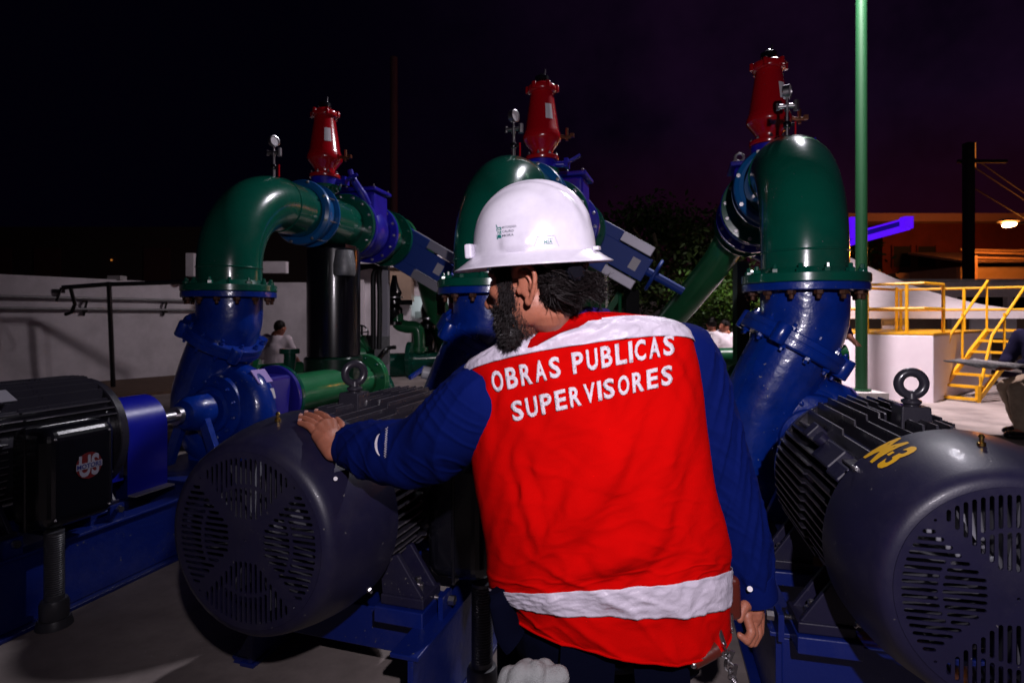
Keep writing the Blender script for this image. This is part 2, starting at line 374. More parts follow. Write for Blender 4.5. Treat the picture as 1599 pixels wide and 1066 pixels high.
# storage tank / white basin with railing
TA = Vector((4.5, 9.98, 0)); TC = Vector((6.24, 8.53, 0)); TD = TC+Vector((.77, .64, 0))*3.6; TE = TA+Vector((.77, .64, 0))*3.6
t = thing('water_tank', TC, 'low white rendered water tank with yellow railing on its roof', 'water tank')
b = MB().add([TA, TC, TD, TE]+[p+Vector((0, 0, 1.0)) for p in (TA, TC, TD, TE)], [(0, 1, 5, 4), (1, 2, 6, 5), (2, 3, 7, 6), (3, 0, 4, 7), (4, 5, 6, 7)])
bevel(put('tank_wall', b, mat('tank_white', (.78, .70, .76), .7, bump=.1, bscale=18, color2=(.72, .62, .69), vscale=1.2), t, smooth=False), .015)
ov = MB()
c = (TC+TE)/2
def sc_(p, k, z): q = c+(p-c)*k; return Vector((q.x, q.y, z))
put('roof_edge', MB().add([sc_(p, k, z) for z in (1.003, 1.03) for p, k in ((TA, 1.0), (TC, 1.0), (TD, 1.0), (TE, 1.0))], [(0, 1, 5, 4), (1, 2, 6, 5), (2, 3, 7, 6), (3, 0, 4, 7), (4, 5, 6, 7), (3, 2, 1, 0)]), M_yel, t, smooth=False)
t = thing('railing', (6.2, 8.7, 1.03), 'yellow tube railing round the top of the white tank', 'railing')
def rail(path, zt=1.78, zm=1.40, z0=1.03, r=.022, posts=None):
    for z in (zt, zm): put('rail', MB().tube([Vector((p[0], p[1], z)) for p in path], r, 8), M_yel, t)
    for p in (posts or path): put('post', MB().cyl((p[0], p[1], z0), (p[0], p[1], zt), r*1.15, 8), M_yel, t)
u1 = Vector((.65, -.54)); 
rail([(4.6, 10.0), (5.62, 9.12), (6.18, 8.66), (6.75, 9.02)], posts=[(4.6, 10.0), (5.62, 9.12), (6.02, 8.79), (6.75, 9.02)])
rail([(5.9, 9.9), (7.15, 10.8), (8.6, 9.9), (9.6, 9.25)], posts=[(6.62, 9.92), (7.15, 10.6), (8.0, 10.2), (8.9, 9.7)])
# stairs
t = thing('stairs', (6.7, 8.7, 0), 'yellow steel stairs climbing to the top of the white tank', 'stairs')
sl0, sl1 = Vector((6.62, 9.0, .04)), Vector((7.72, 9.35, 1.06)); sr0, sr1 = Vector((6.93, 8.58, .04)), Vector((8.03, 8.93, 1.06))
for a, b_ in ((sl0, sl1), (sr0, sr1)):
    put('stringer', MB().beam(a, b_, .05, .07), M_yel, t, smooth=False)
    put('handrail', MB().tube([a+Vector((0, 0, .04)), a+Vector((0.3, .1, .95)), b_+Vector((0, 0, .8))], .022, 8), M_yel, t)
    for k in (.05, .5, .98):
        q = a.lerp(b_, k); put('baluster', MB().cyl(q, q+Vector((.0, .0, .78 if k > .1 else .3)), .018, 6), M_yel, t)
for k in range(7):
    q0 = sl0.lerp(sl1, k/6); q1 = sr0.lerp(sr1, k/6); put('tread', MB().beam(q0, q1, .12, .035), M_yel, t, smooth=False)
put('leg', MB().beam((6.93, 8.57, 0), (6.93, 8.57, .25), .05), M_yel, t, smooth=False)
# green lamp pole on concrete pedestal
t = thing('light_pole', (4.85, 8.0, 0), 'tall green floodlight pole standing by the white tank', 'light pole')
put('pole', MB().lathe([(.076, .25), (.074, 3), (.066, 8.0)], (4.85, 8, 0), n=20), M_poleg, t)
put('flange', MB().cyl((4.85, 8, .252), (4.85, 8, .275), .12, 20), M_poleg, t)
put('pedestal', MB().box((4.84, 7.98, .124), (.46, .46, .248)), M_conc2, t, smooth=False)
put('crossarm', MB().beam((4.0, 7.4, 7.95), (5.3, 8.4, 7.95), .07), M_poleg, t)
put('floodlight', MB().box((4.2, 7.4, 7.85), (.4, .3, .12)), M_black, t, smooth=False)
put('lamp_glass', MB().box((4.2, 7.4, 7.785), (.32, .22, .008)), M_floodE, t, smooth=False)
# white tent behind the tank
t = thing('canopy_tent', P(1300, 500, 13), 'white peaked canopy tent behind the yellow railing', 'tent')
tc_ = Vector((8.0, 13.6, 0)); ez = 1.40; h = 2.25
tb = MB(); vs = []; nn = 8
for i in range(nn+1):
    k = i/nn
    for j in range(32):
        a = j*2*math.pi/32; q = max(abs(math.cos(a)), abs(math.sin(a))); rr = h*(1-k)/q; z = ez+1.25*k**1.7+.02
        vs.append((tc_.x+math.cos(a)*rr, tc_.y+math.sin(a)*rr, z))
tb.add(vs, [(i*32+j, i*32+(j+1) % 32, (i+1)*32+(j+1) % 32, (i+1)*32+j) for i in range(nn) for j in range(32)])
put('canopy', tb, M_canvas, t)
put('valance', MB().box((tc_.x, tc_.y-h, ez-.07), (2*h, .02, .18)).box((tc_.x, tc_.y+h, ez-.07), (2*h, .02, .18)).box((tc_.x-h, tc_.y, ez-.07), (.02, 2*h-.04, .18)).box((tc_.x+h, tc_.y, ez-.07), (.02, 2*h-.04, .18)), M_canvas, t, smooth=False)
for sx in (-1, 1):
    for sy in (-1, 1): put('leg', MB().box((tc_.x+sx*(h-.05), tc_.y+sy*(h-.05), .62), (.05, .05, 1.3)), M_lab, t, smooth=False)
put('side_curtain', MB().box((tc_.x-.4, tc_.y-h+.1, .78), (.5, .05, 1.2)), M_canvas, t)
# long low shed behind the tank
t = thing('low_shed', (14, 17, 0), 'low pale shed with a light fascia and dark openings behind the tank', 'building')
put('wall', MB().box((14.6, 17.2, .62), (12, .3, 1.2)), M_beige, t, smooth=False)
put('fascia', MB().box((13.2, 16.4, 2.05), (11, .2, .42)), M_canvas, t, smooth=False)
put('roof', MB().box((13.2, 17.5, 2.30), (11.3, 2.6, .08)), M_conc2, t, smooth=False)
put('back_wall', MB().box((14, 19.2, 1.2), (12, .2, 2.0)), M_dark, t, smooth=False)
for x in (11.0, 12.6, 14.2, 16.0, 17.6): put('column', MB().box((x, 16.5, 1.0), (.16, .16, 1.7)), M_canvas, t, smooth=False)
put('sign_board', MB().box((13.6, 16.3, .95), (1.3, .06, .56)), M_lab, t, smooth=False)
# red-lit house, its roof slab and windows
t = thing('red_house', (20, 29, 0), 'tall reddish house lit by the orange street lamp', 'building')
put('wall', MB().box((22.5, 31, 2.9), (9, 6, 5.8)), M_brick, t, smooth=False)
put('roof', MB().box((21.9, 30.8, 6.0), (12.5, 7, .38)), mat('roof_slab', (.35, .2, .2), .8), t, smooth=False)
for x in (18.9, 20.1):
    w = put('window', MB().box((x, 27.97, 4.2), (.85, .05, 1.0)), M_dark, t, smooth=False)
    
    for sx in (-.46, .46): put('jamb', MB().box((x+sx, 27.94, 4.2), (.06, .08, 1.1)), M_brick, w, smooth=False)
put('ledge', MB().box((20.5, 27.7, 3.2), (4.5, .6, .35)), M_roof, t, smooth=False)
put('parapet', MB().box((22.6, 27.6, 3.0), (.8, .3, .9)), M_roof, t, smooth=False)
# violet-lit canopy
t = thing('lit_canopy', P(1330, 495, 17), 'violet lit canopy edge standing out behind the green pole', 'canopy')
Y = 17
a0, a1, a2, a3, a4 = P(1300, 384, Y+1.5), P(1356, 372, Y+.7), P(1421, 353, Y), P(1421, 341, Y), P(1355, 362, Y+.7)
cb = MB()
cb.beam(P(1296, 388, Y+1.5), P(1420, 354, Y), .16, .16)
cb.beam(P(1296, 374, Y+1.5), P(1413, 342, Y), .05, .05)
put('fascia', cb, M_neon, t, smooth=False)
put('end_panel', MB().box(P(1415.5, 348, Y-.1), (.24, .25, .34)), M_neon, t, smooth=False)
put('soffit', MB().beam(P(1296, 381, Y+1.62), P(1413, 348, Y+.12), .12, .2), mat('violet_paint', (.05, .02, .3), .5), t, smooth=False)
put('side_panel', MB().box(P(1331, 356, Y+.5), (.25, .3, .62)), M_neon, t, smooth=False)
put('post', MB().box((P(1331, 356, Y+.5).x, Y+1.6, 1.6), (.15, .15, 3.2)), M_beige, t, smooth=False)
# orange-lit tin roofs and rails
t = thing('tin_roof_house', (21, 25, 0), 'tin roofed shed glowing orange under the street lamp', 'building')
put('wall', MB().box((23.4, 26, 1.7), (9, 3, 3.4)), M_beige, t, smooth=False)
put('roof', MB().add([(18.9, 24.2, 3.65), (28, 24.2, 3.65), (28, 27.5, 4.35), (18.9, 27.5, 4.35), (18.9, 24.2, 3.55), (28, 24.2, 3.55), (28, 27.5, 4.25), (18.9, 27.5, 4.25)], [(0, 1, 2, 3), (7, 6, 5, 4), (0, 4, 5, 1), (1, 5, 6, 2), (2, 6, 7, 3), (3, 7, 4, 0)]), M_roof, t, smooth=False)
for z, y in ((3.95, 23.9), (4.12, 24.3), (3.72, 23.7)):
    put('roof_rail', MB().tube([(18.9, y, z), (21.4, y+.1, z-.05), (23, y, z+.08), (28, y, z)], .05, 6), M_roof, t)
put('corner_post', MB().box((19.0, 23.8, 3.3), (.25, .25, 1.0)), M_roof, t, smooth=False)
# street lamp
t = thing('street_lamp', (19.0, 22.6, 0), 'sodium street lamp burning orange at the far right', 'street lamp')
put('post', MB().cyl((20.6, 22.6, 0), (20.6, 22.6, 4.9), .09, 10), M_black, t)
put('arm', MB().tube([(20.6, 22.6, 4.7), (20.0, 22.5, 4.95), (19.35, 22.4, 4.9)], .05, 8), M_black, t)
put('lamp_head', MB().ball((19.2, 22.3, 4.98), (.42, .25, .10)), M_grey, t)
put('lamp_glass', MB().ball((19.2, 22.25, 4.83), (.27, .17, .10), rot=Matrix.Rotation(R(-8), 3, 'Y')), M_lampE, t)
t = thing('utility_pole', (15.2, 19, 0), 'dark square utility pole against the red night sky', 'utility pole')
put('pole', MB().box((15.05, 19, 3.5), (.24, .24, 7.0)), M_dark, t, smooth=False)
put('crossarm', MB().box((15.5, 19, 6.4), (1.6, .1, .1)), M_dark, t, smooth=False)
solo('window_tube', MB().cyl((20.0, 24.9, 7.7), (20.0, 24.9, 8.8), .035, 8), M_lampE2, (20.0, 24.9, 7.7), 'dim orange light tube high above the street lamp', 'light tube')
for i, (z, s) in enumerate(((5.3, .5), (5.6, .7), (4.6, .4))):
    tag(put('power_cable', MB().tube([(15.1, 19, z+1), (20, 22, z+.3-s*.3), (28, 27, z+.6)], .02, 5), M_dark),
        ['lowest cable strung from the dark utility pole', 'middle cable strung from the dark utility pole', 'topmost cable strung from the dark utility pole'][[1, 2, 0][i]], 'cable')
# slim far pole left, upper sky
solo('far_mast', MB().cyl((-4.2, 20.5, 0), (-4.2, 20.5, 10.5), .13, 10), mat('mast_dull', (.12, .04, .05), .8), (-4.2, 20.5, 0), 'thin faint mast rising into the dark sky behind the pipes', 'mast')
# dark house beyond the boundary wall
t = thing('dark_house', (-13, 22, 0), 'dark unlit house row beyond the white boundary wall', 'building')
put('wall', MB().box((-15, 22, 2.2), (16, 4, 4.4)), mat('dark_plaster', (.03, .016, .014), .9), t, smooth=False)
for x in (-19.5, -17.8, -16.1, -12.3, -10.2): put('shutter', MB().box((x, 19.97, 2.9), (.9, .06, 1.5)), mat('dull_red_wood', (.05, .01, .01), .8), t, smooth=False)
put('indicator_light', MB().ball((P(174, 406, 19.9)), .035, 8, 6), M_lampE2, t)

# white building in the middle distance
t = thing('white_building', (-4.2, 12.6, 0), 'white flat roofed building with a doorway behind the green pipework', 'building')
BY = 12.6
def wallbox(px0, px1, y0, y1, Y0=BY, d=.2, m=M_white, name='wall'):
    a = P(px0, y0, Y0); b_ = P(px1, y1, Y0); z0, z1 = sorted((a.z, b_.z)); return put(name, MB().box(((a.x+b_.x)/2, Y0+d/2, (z0+z1)/2), (b_.x-a.x, d, z1-z0)), m, t, smooth=False)
wallbox(398, 446, 408, 426, 11.6, .15, M_white, 'roof_edge')
wallbox(290, 302, 395, 431, 11.9, .12, M_white, 'vent_post')
wallbox(398, 545, 441, 586)
wallbox(563, 600, 418, 586)
wallbox(545, 563, 418, 436)
wallbox(600, 640, 470, 586)
wallbox(560, 568, 436, 586, BY-.1, .09, M_lab, 'door_frame')
wallbox(545, 560, 436, 586, BY+.35, .1, M_grey, 'door')
wallbox(544, 690, 398, 417, BY-.4, 1.6, M_white, 'roof')
wallbox(606, 642, 417, 470, BY-.3, .4, M_beige, 'pillar')
wallbox(642, 700, 417, 462, BY+.1, .2, M_white, 'lintel')
wallbox(640, 700, 462, 505, BY+1.6, .1, M_lab, 'lit_room_wall')
wallbox(588, 598, 520, 530, BY-.1, .09, M_lab, 'sill')
lamp('room_lamp', 'POINT', P(668, 470, BY+1.0), 10, (.8, 1, .98), .1)
wallbox(648, 662, 486, 497, BY+1.3, .1, M_grey, 'cabinet')
# grey wall and tree beyond, right of helmet
solo('grey_wall', MB().box((3.3, 13.2, 1.0), (4.4, .2, 2.0)), mat('grey_render', (.22, .2, .22), .9, var=.2, bump=.2), (3.3, 13.2, 0), 'plain grey yard wall under the leafy tree', 'wall', smooth=False)
M_leafd = mat('leaf_shaded', (.010, .018, .003), .6, spec=.1)  # darker copy of the leaf colour, the unlit crown's shade painted in
def tree(base, crown, rads, n, leaf, label, trunk_r=.16, mleaf=M_leaf, seed=1, name='leafy_tree'):
    rg = np.random.default_rng(seed); t = thing(name, base, label, 'tree')
    b = Vector(base); tr = MB().tube(smooth_path([b, b+Vector((.1, 0, crown.z*.35)), b.lerp(crown, .6), crown+Vector((0, 0, rads[2]*.4))], 4), np.linspace(trunk_r, .04, 13), 8)
    for k in range(8):
        a = k*.85; e = crown+Vector((math.cos(a)*rads[0]*.7, math.sin(a)*rads[1]*.7, rads[2]*.5*math.sin(k*1.7)))
        s0 = b.lerp(crown, .55+.05*k/2); tr.tube([s0, s0.lerp(e, .5)+Vector((0, 0, .15)), e], [.05, .035, .015], 6)
    put('trunk', tr, M_bark, t)
    nc = 46; cl = rg.normal(size=(nc, 3)); cl /= np.linalg.norm(cl, axis=1)[:, None]; cl *= rg.uniform(.45, 1.0, (nc, 1))
    ii = rg.integers(0, nc, n); pts = (cl[ii]+rg.normal(size=(n, 3))*.17)*np.array(rads)+np.array(crown)
    d1 = rg.normal(size=(n, 3)); d1 /= np.linalg.norm(d1, axis=1)[:, None]; d2 = np.cross(d1, rg.normal(size=(n, 3))); d2 /= np.linalg.norm(d2, axis=1)[:, None]
    L = leaf*rg.uniform(.6, 1.3, (n, 1)); v = np.stack([pts-d1*L, pts+d2*L*.42, pts+d1*L, pts-d2*L*.42], 1).reshape(-1, 3)-np.array(base)
    me = bpy.data.meshes.new('crown'); me.from_pydata(v.tolist(), [], [(4*i, 4*i+1, 4*i+2, 4*i+3) for i in range(n)]); me.materials.append(mleaf)
    put('crown', me, mleaf, t, kind=None)
tree((3.75, 10.9, 0), Vector((3.95, 10.9, 1.58)), (.95, .8, .62), 8000, .052, 'bushy tree with bright lit lower leaves beside the green sloping pipe', .09, seed=3)
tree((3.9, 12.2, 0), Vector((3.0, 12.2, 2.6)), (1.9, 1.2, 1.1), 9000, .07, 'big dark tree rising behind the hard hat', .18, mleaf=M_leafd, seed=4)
tree((9.6, 20.6, 0), Vector((11.2, 20.6, 3.3)), (1.9, 1.2, 1.2), 4000, .1, 'dim tree beside the red house behind the green pole', .15, seed=5)

# ================================================================= PUMP LINES
UN = {3: (Vector((1.08, 1.23, 0)), R(13.6), -.05), 2: (Vector((-.715, 1.55, 0)), R(17.5), .09), 1: (Vector((-2.50, 2.00, 0)), R(17.0), .17)}
def UM(i, base=(0, 0, 0), dt=0, run=0):
    o, th, d = UN[i]
    if run: pv = Matrix.Translation((0, 1.83, 0)); return Matrix.Translation(o) @ Matrix.Rotation(-th, 4, 'Z') @ Matrix.Translation((0, dt*d, 0)) @ pv @ Matrix.Rotation(SKEW[i], 4, 'Z') @ pv.inverted() @ Matrix.Translation(Vector(base))
    return Matrix.Translation(o) @ Matrix.Rotation(-th, 4, 'Z') @ Matrix.Translation(Vector(base)+Vector((0, dt*d, 0)))
SKEW = {3: R(-2.6), 2: R(-.5), 1: R(4.5)}; RUN = {'gooseneck_pipe', 'pressure_gauge', 'pipe_coupling', 'tee_pipe', 'butterfly_valve', 'air_valve', 'check_valve', 'spool_pipe', 'knife_gate_valve', 'support_column'}
PROTO = []     # (root, uses_dt, labels for 3,2,1)
def T(name, base, labs, cat, group, dt=1):
    o = thing(name, base, labs[0], cat, group); PROTO.append((o, dt, labs)); return o
ZS = .67
# ---- skid
t = T('pump_skid', (0, 1.1, 0), ['blue steel skid under the right motor with the painted mark', 'blue steel skid under the motor the man touches', 'blue steel skid under the leftmost motor with the logo'], 'base frame', 'blue skids under the pumps', 0)
for s, y0_ in ((-1, .44), (1, .2)):
    ym_, yl_ = (y0_+2.3)/2, 2.3-y0_
    r = MB().box((s*.385, ym_, .16), (.018, yl_, .28)).box((s*.365, ym_, .307), (.09, yl_, .014)).box((s*.40, ym_, .008), (.06, yl_, .016))
    bevel(put('side_rail', r, M_skid, t, smooth=False), .003)
for y in (.50, .98, 1.55, 2.15): bevel(put('crossmember', MB().box((0, y, .225), (.75, .10, .14)), M_skid, t, smooth=False), .004)
put('deck_plate', MB().box((0, 1.82, .306), (.7, .7, .016)), M_skid, t, smooth=False)
for s in (-1, 1):
    for y in (.42, .86):
        bevel(put('motor_pad', MB().box((s*.27, y, .335), (.17, .16, .05)), M_skid, t, smooth=False), .004)
        put('jack_bracket', MB().box((s*.385, y+.02, .345), (.016, .07, .08)), M_skid, t, smooth=False)
        put('jack_screw', MB().lathe(sum([[(.0085, k*.006), (.0065, k*.006+.003)] for k in range(18)], []), (s*.375 if s > 0 else -.375, y+.02, .365), (-s, 0, 0), 10).lathe([(.015, -.045), (.015, -.025)], (s*.375, y+.02, .365), (-s, 0, 0), 6), M_steel, t)
put('foot_gusset', MB().prism([(-.47, 0), (-.396, 0), (-.396, .12)], .452, .466).box((-.43, .50, .022), (.08, .10, .012)), M_skid, t, smooth=False)
# ---- motor
t = T('electric_motor', (0, .52, .36), ['charcoal electric motor marked M-3 in yellow at the right edge', 'charcoal electric motor under the hand of the man', 'dark electric motor at the left edge with a round logo on its box'], 'electric motor', 'electric motors driving the pumps', 0)
r0 = .31
prof = [(.236, .0), (.247, .002), (.257, .008), (.265, .018), (.272, .036), (.284, .075), (.295, .12), (.303, .165), (.308, .21), (.310, .27), (.300, .27), (.296, .21), (.270, .09), (.262, .055)]
cv = put('fan_cover', MB().lathe(prof, (0, 0, ZS), (0, 1, 0), 96, cap=False), M_motor, t, angle=60)
loops = [[(.2375*math.cos(2*math.pi*k/96), .2375*math.sin(2*math.pi*k/96)) for k in range(96)]]
def slot(x, y0, y1, w=.0046, sw=False):
    if y1-y0 < .012: return
    L = []
    for k in range(5): a = math.pi*k/4; L.append((x+w*math.cos(a), y1-w+w*math.sin(a)))
    for k in range(5): a = math.pi+math.pi*k/4; L.append((x+w*math.cos(a), y0+w+w*math.sin(a)))
    loops.append([(p[1], p[0]) for p in L] if sw else L)
for s in (1, -1):
    for sw in (False, True):
        for k in range(-8, 9):
            x = k*.0162; yo = math.sqrt(.222**2-x*x); yi = max(.056+.25*abs(x)*.3, abs(x)*1.0+.024)
            segs = [(yi, yo)]
            if abs(k) <= 4: m_ = math.sqrt(.142**2-x*x)+.004; segs = [(yi, m_-.004), (m_+.004, yo)]
            for a, b_ in segs: slot(x, *( (a, b_) if s > 0 else (-b_, -a)), sw=sw)
for q in ((.155, .155), (-.155, .155), (.155, -.155), (-.155, -.155), (0, 0)): loops.append([(q[0]+.0035*math.cos(a), q[1]+.0035*math.sin(a)) for a in np.linspace(0, 2*math.pi, 9)[:-1]])
gm = outline_mesh(loops, .0022); gm.transform(Matrix.Translation(Vector((0, -.0005, ZS))-OFF[t]) @ Matrix.Rotation(R(90), 4, 'X')); gm.materials.append(M_motor)
put('grille', gm, M_motor, cv)
fan = MB().lathe([(.0, .05), (.045, .05), (.06, .07), (.06, .12), (.19, .19), (.19, .2), (0, .2)], (0, 0, ZS), (0, 1, 0), 24, cap=False)
for k in range(9):
    a = k*2*math.pi/9; d = Vector((math.cos(a), 0, math.sin(a))); fan.beam(Vector((0, .115, ZS))+d*.05, Vector((0, .115, ZS))+d*.21, .13, .007)
put('fan', fan, mat('cast_fan_grey', (.10, .10, .12), .4, metal=.5), t)
put('stator', MB().lathe([(.25, .265), (.257, .27), (.257, 1.0), (.25, 1.005)], (0, 0, ZS), (0, 1, 0), 48), M_fin, t)
put('front_bearing_shield', MB().lathe([(.285, .985), (.29, .99), (.285, 1.03), (.2, 1.06), (.1, 1.08), (.05, 1.10)], (0, 0, ZS), (0, 1, 0), 48), M_fin, t)
put('shaft', MB().cyl((0, 1.0, ZS), (0, 1.2, ZS), .042, 20), M_steel, t)
# fins: each a stepped plate from the stator shell to a rounded-square envelope
def finmesh(h0, h1, th=.006, L=.73):
    y0, ym, y1 = .0, L*.42, L
    return MB().prism([(-th/2, 0)], 0, 0) if False else MB().add(
        [(x, y, z) for x in (-th/2, th/2) for y, z in ((y0, 0), (y0, h0-.004), (y0+.008, h0), (ym, h0), (ym+.004, h1), (y1-.006, h1), (y1, h1-.006), (y1, 0))],
        [tuple(range(8)), tuple(range(8, 16))[::-1]]+[(i, i+8, (i+1) % 8+8, (i+1) % 8) for i in range(8)])
fin_n = 0
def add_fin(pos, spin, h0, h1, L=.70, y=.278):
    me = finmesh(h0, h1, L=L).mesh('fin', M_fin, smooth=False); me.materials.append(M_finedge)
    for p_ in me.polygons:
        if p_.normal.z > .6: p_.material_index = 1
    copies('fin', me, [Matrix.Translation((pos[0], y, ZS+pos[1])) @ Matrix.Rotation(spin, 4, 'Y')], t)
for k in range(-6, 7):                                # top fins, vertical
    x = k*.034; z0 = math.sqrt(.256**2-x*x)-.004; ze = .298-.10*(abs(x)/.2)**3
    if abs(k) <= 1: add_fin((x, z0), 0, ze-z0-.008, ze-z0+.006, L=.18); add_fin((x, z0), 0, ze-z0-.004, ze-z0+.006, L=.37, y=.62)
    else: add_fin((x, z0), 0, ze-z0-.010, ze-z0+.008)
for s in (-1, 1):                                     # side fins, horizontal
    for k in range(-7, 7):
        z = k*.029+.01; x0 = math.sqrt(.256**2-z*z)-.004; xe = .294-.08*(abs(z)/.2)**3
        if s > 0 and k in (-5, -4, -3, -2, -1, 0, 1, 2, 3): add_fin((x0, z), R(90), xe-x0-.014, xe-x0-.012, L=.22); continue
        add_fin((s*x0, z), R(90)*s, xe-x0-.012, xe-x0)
# eye bolt
e = MB().ring((0, .52, ZS+.400), (0, 1, 0), .0345, .0135, 36, 14)
put('eye_bolt', e.lathe([(.018, .32), (.020, .338), (.027, .343), (.027, .350), (.016, .356), (.014, .372)], (0, .52, ZS), (0, 0, 1), 20), M_fin, t)
bevel(put('lifting_pad', MB().box((0, .52, ZS+.30), (.085, .085, .07), taper=.9), M_fin, t, smooth=False), .004)
# terminal box with conduit hub
tb = MB().box((.400, .635, .605), (.225, .31, .42)); bevel(put('terminal_box', tb, M_black, t, smooth=False), .055, 6)
lid = put('box_cover', MB().box((.395, .635, .605), (.012, .318, .428)), M_black, t, smooth=False); bevel(lid, .005, 2)
copies('screw', ME_boltg, [orient((.505, .635+a*.115, .605+b_*.165), (1, 0, 0)) @ Matrix.Scale(.45, 4) for a in (-1, 1) for b_ in (-1, 1)], t)
put('box_neck', MB().cyl((.24, .65, .62), (.30, .65, .62), .12, 24), M_fin, t)
# clamps / lugs on the left shoulder
lug = MB().box((-.215, .50, ZS+.165), (.075, .17, .06), Matrix.Rotation(R(-45), 3, 'Y'))
put('lug_pin', MB().cyl((-.20, .60, ZS+.18), (-.235, .60, ZS+.215), .022, 14), M_motor, t)
bevel(put('jacking_lug', lug, M_motor, t, smooth=False), .006)
bevel(put('jacking_lug', MB().box((-.232, .36, ZS+.15), (.05, .10, .05), Matrix.Rotation(R(-45), 3, 'Y')), M_motor, t, smooth=False), .006)
bevel(put('jacking_lug', MB().box((-.20, .76, ZS+.19), (.06, .06, .06), Matrix.Rotation(R(-45), 3, 'Y')), M_motor, t, smooth=False), .006)
put('rating_plate', MB().box((-.262, .62, ZS+.05), (.004, .13, .07)), M_plate, t, smooth=False)
for s in (-1, 1):                                     # feet
    for y in (.42, .86):
        f = MB().box((s*.275, y, .378), (.15, .13, .032)).prism([(s*.20, .39), (s*.345, .39), (s*.255, .52), (s*.19, .50)], y-.055, y-.035).prism([(s*.20, .39), (s*.345, .39), (s*.255, .52), (s*.19, .50)], y+.035, y+.055)
        bevel(put('foot', f, M_motor, t, smooth=False), .004)
        copies('bolt', ME_boltg, [Matrix.Translation((s*.30, y, .394)) @ Matrix.Scale(1.5, 4)], t)
put('grease_fitting', MB().lathe([(.009, 0), (.009, .008), (.005, .010), (.005, .018), (.007, .022), (.003, .028)], (-.005, .13, ZS+.297), (0, 0, 1), 10), M_brass, t)
copies('bolt', ME_boltg, [orient((.305*math.cos(a), .24, ZS+.305*math.sin(a)), (math.cos(a), 0, math.sin(a))) @ Matrix.Scale(.7, 4) for a in (R(40), R(140), R(222), R(318))], t)
motor_root = t
# ---- coupling guard
t = T('coupling_guard', (0, 1.3, .34), ['blue coupling guard behind the right motor', 'blue coupling guard behind the middle motor', 'violet blue sheet coupling guard beside the box with the round logo'], 'coupling guard', 'coupling guards', 0)
pts = [(.165, .33)]+[(.165*math.cos(a), .665+.165*math.sin(a)) for a in np.linspace(0, math.pi, 15)]+[(-.165, .33)]
gd = MB(); n_ = len(pts)
gd.add([(p[0], 1.12, p[1]) for p in pts]+[(p[0], 1.36, p[1]) for p in pts]+[(p[0]*.975, 1.12, p[1]-.004) for p in pts]+[(p[0]*.975, 1.36, p[1]-.004) for p in pts],
       [(i, i+1, n_+i+1, n_+i) for i in range(n_-1)]+[(2*n_+i, 3*n_+i, 3*n_+i+1, 2*n_+i+1) for i in range(n_-1)]+[(i, 2*n_+i, 2*n_+i+1, i+1) for i in range(n_-1)]+[(n_+i, n_+i+1, 3*n_+i+1, 3*n_+i) for i in range(n_-1)]+[(0, n_, 3*n_, 2*n_), (n_-1, 3*n_-1, 4*n_-1, 2*n_-1)])
put('hood', gd, M_guard, t)
for s in (-1, 1): put('foot_flange', MB().box((s*.19, 1.24, .333), (.055, .24, .008)), M_plate, t, smooth=False)
put('coupling', MB().lathe([(.05, 1.17), (.12, 1.18), (.12, 1.28), (.10, 1.30), (.10, 1.33), (.05, 1.34)], (0, 0, ZS), (0, 1, 0), 24), M_steel, t)
# ---- pump
PT = 1.75
t = T('water_pump', (0, PT, .3), ['blue volute pump right behind the motor marked M-3', 'blue volute pump hidden half behind the man', 'blue volute pump with a lavender plate, left of all'], 'pump', 'blue pumps')
put('shaft', MB().cyl((0, PT-.45, ZS), (0, PT-.28, ZS), .034, 20).cyl((0, PT-.36, ZS), (0, PT-.33, ZS), .055, 20), M_steel, t)
put('bearing_housing', MB().lathe([(.05, -.31), (.085, -.30), (.105, -.27), (.115, -.2), (.115, -.14), (.08, -.10), (.08, -.06)], (0, PT, ZS), (0, 1, 0), 40), M_pump, t)
for s in (-1, 1): put('bearing_bracket', MB().prism([(s*.06, ZS-.06), (s*.11, ZS-.03), (s*.24, .33), (s*.17, .33)], PT-.24, PT-.20), M_pump, t, smooth=False)
put('casing_cover', MB().lathe([(.06, -.105), (.13, -.11), (.15, -.10), (.155, -.075), (.20, -.07), (.215, -.06), (.225, -.02), (.24, -.015), (.255, .0), (.255, .04)], (0, PT, ZS), (0, 1, 0), 64, cap=False), M_pump, t, angle=30)
copies('bolt', ME_boltb, bolt_circle((0, PT-.075, ZS), (0, -1, 0), .185, 12, 0), t)
sp = [(0, 1.28, .200), (-.03, 1.17, .200), (-.10, 1.03, .200), (-.18, .87, .195), (-.245, .72, .185), (-.25, .56, .17), (-.17, .43, .155), (-.03, .385, .14), (.11, .42, .13), (.20, .52, .125), (.225, .65, .12), (.19, .78, .11), (.10, .86, .10), (-.02, .885, .09), (-.13, .84, .08)]
S2 = [cr(sp, i/5) for i in range((len(sp)-1)*5+1)]
me = remesh(MB().tube([(s[0], PT+.08, s[1]) for s in S2], [s[2] for s in S2], 24).lathe([(.2, .0), (.25, .02), (.25, .16), (.2, .2)], (0, PT, ZS), (0, 1, 0), 40), M_pump, .011, 5)
me.transform(Matrix.Translation(-OFF[t])); vol = put('volute', me, M_pump, t)
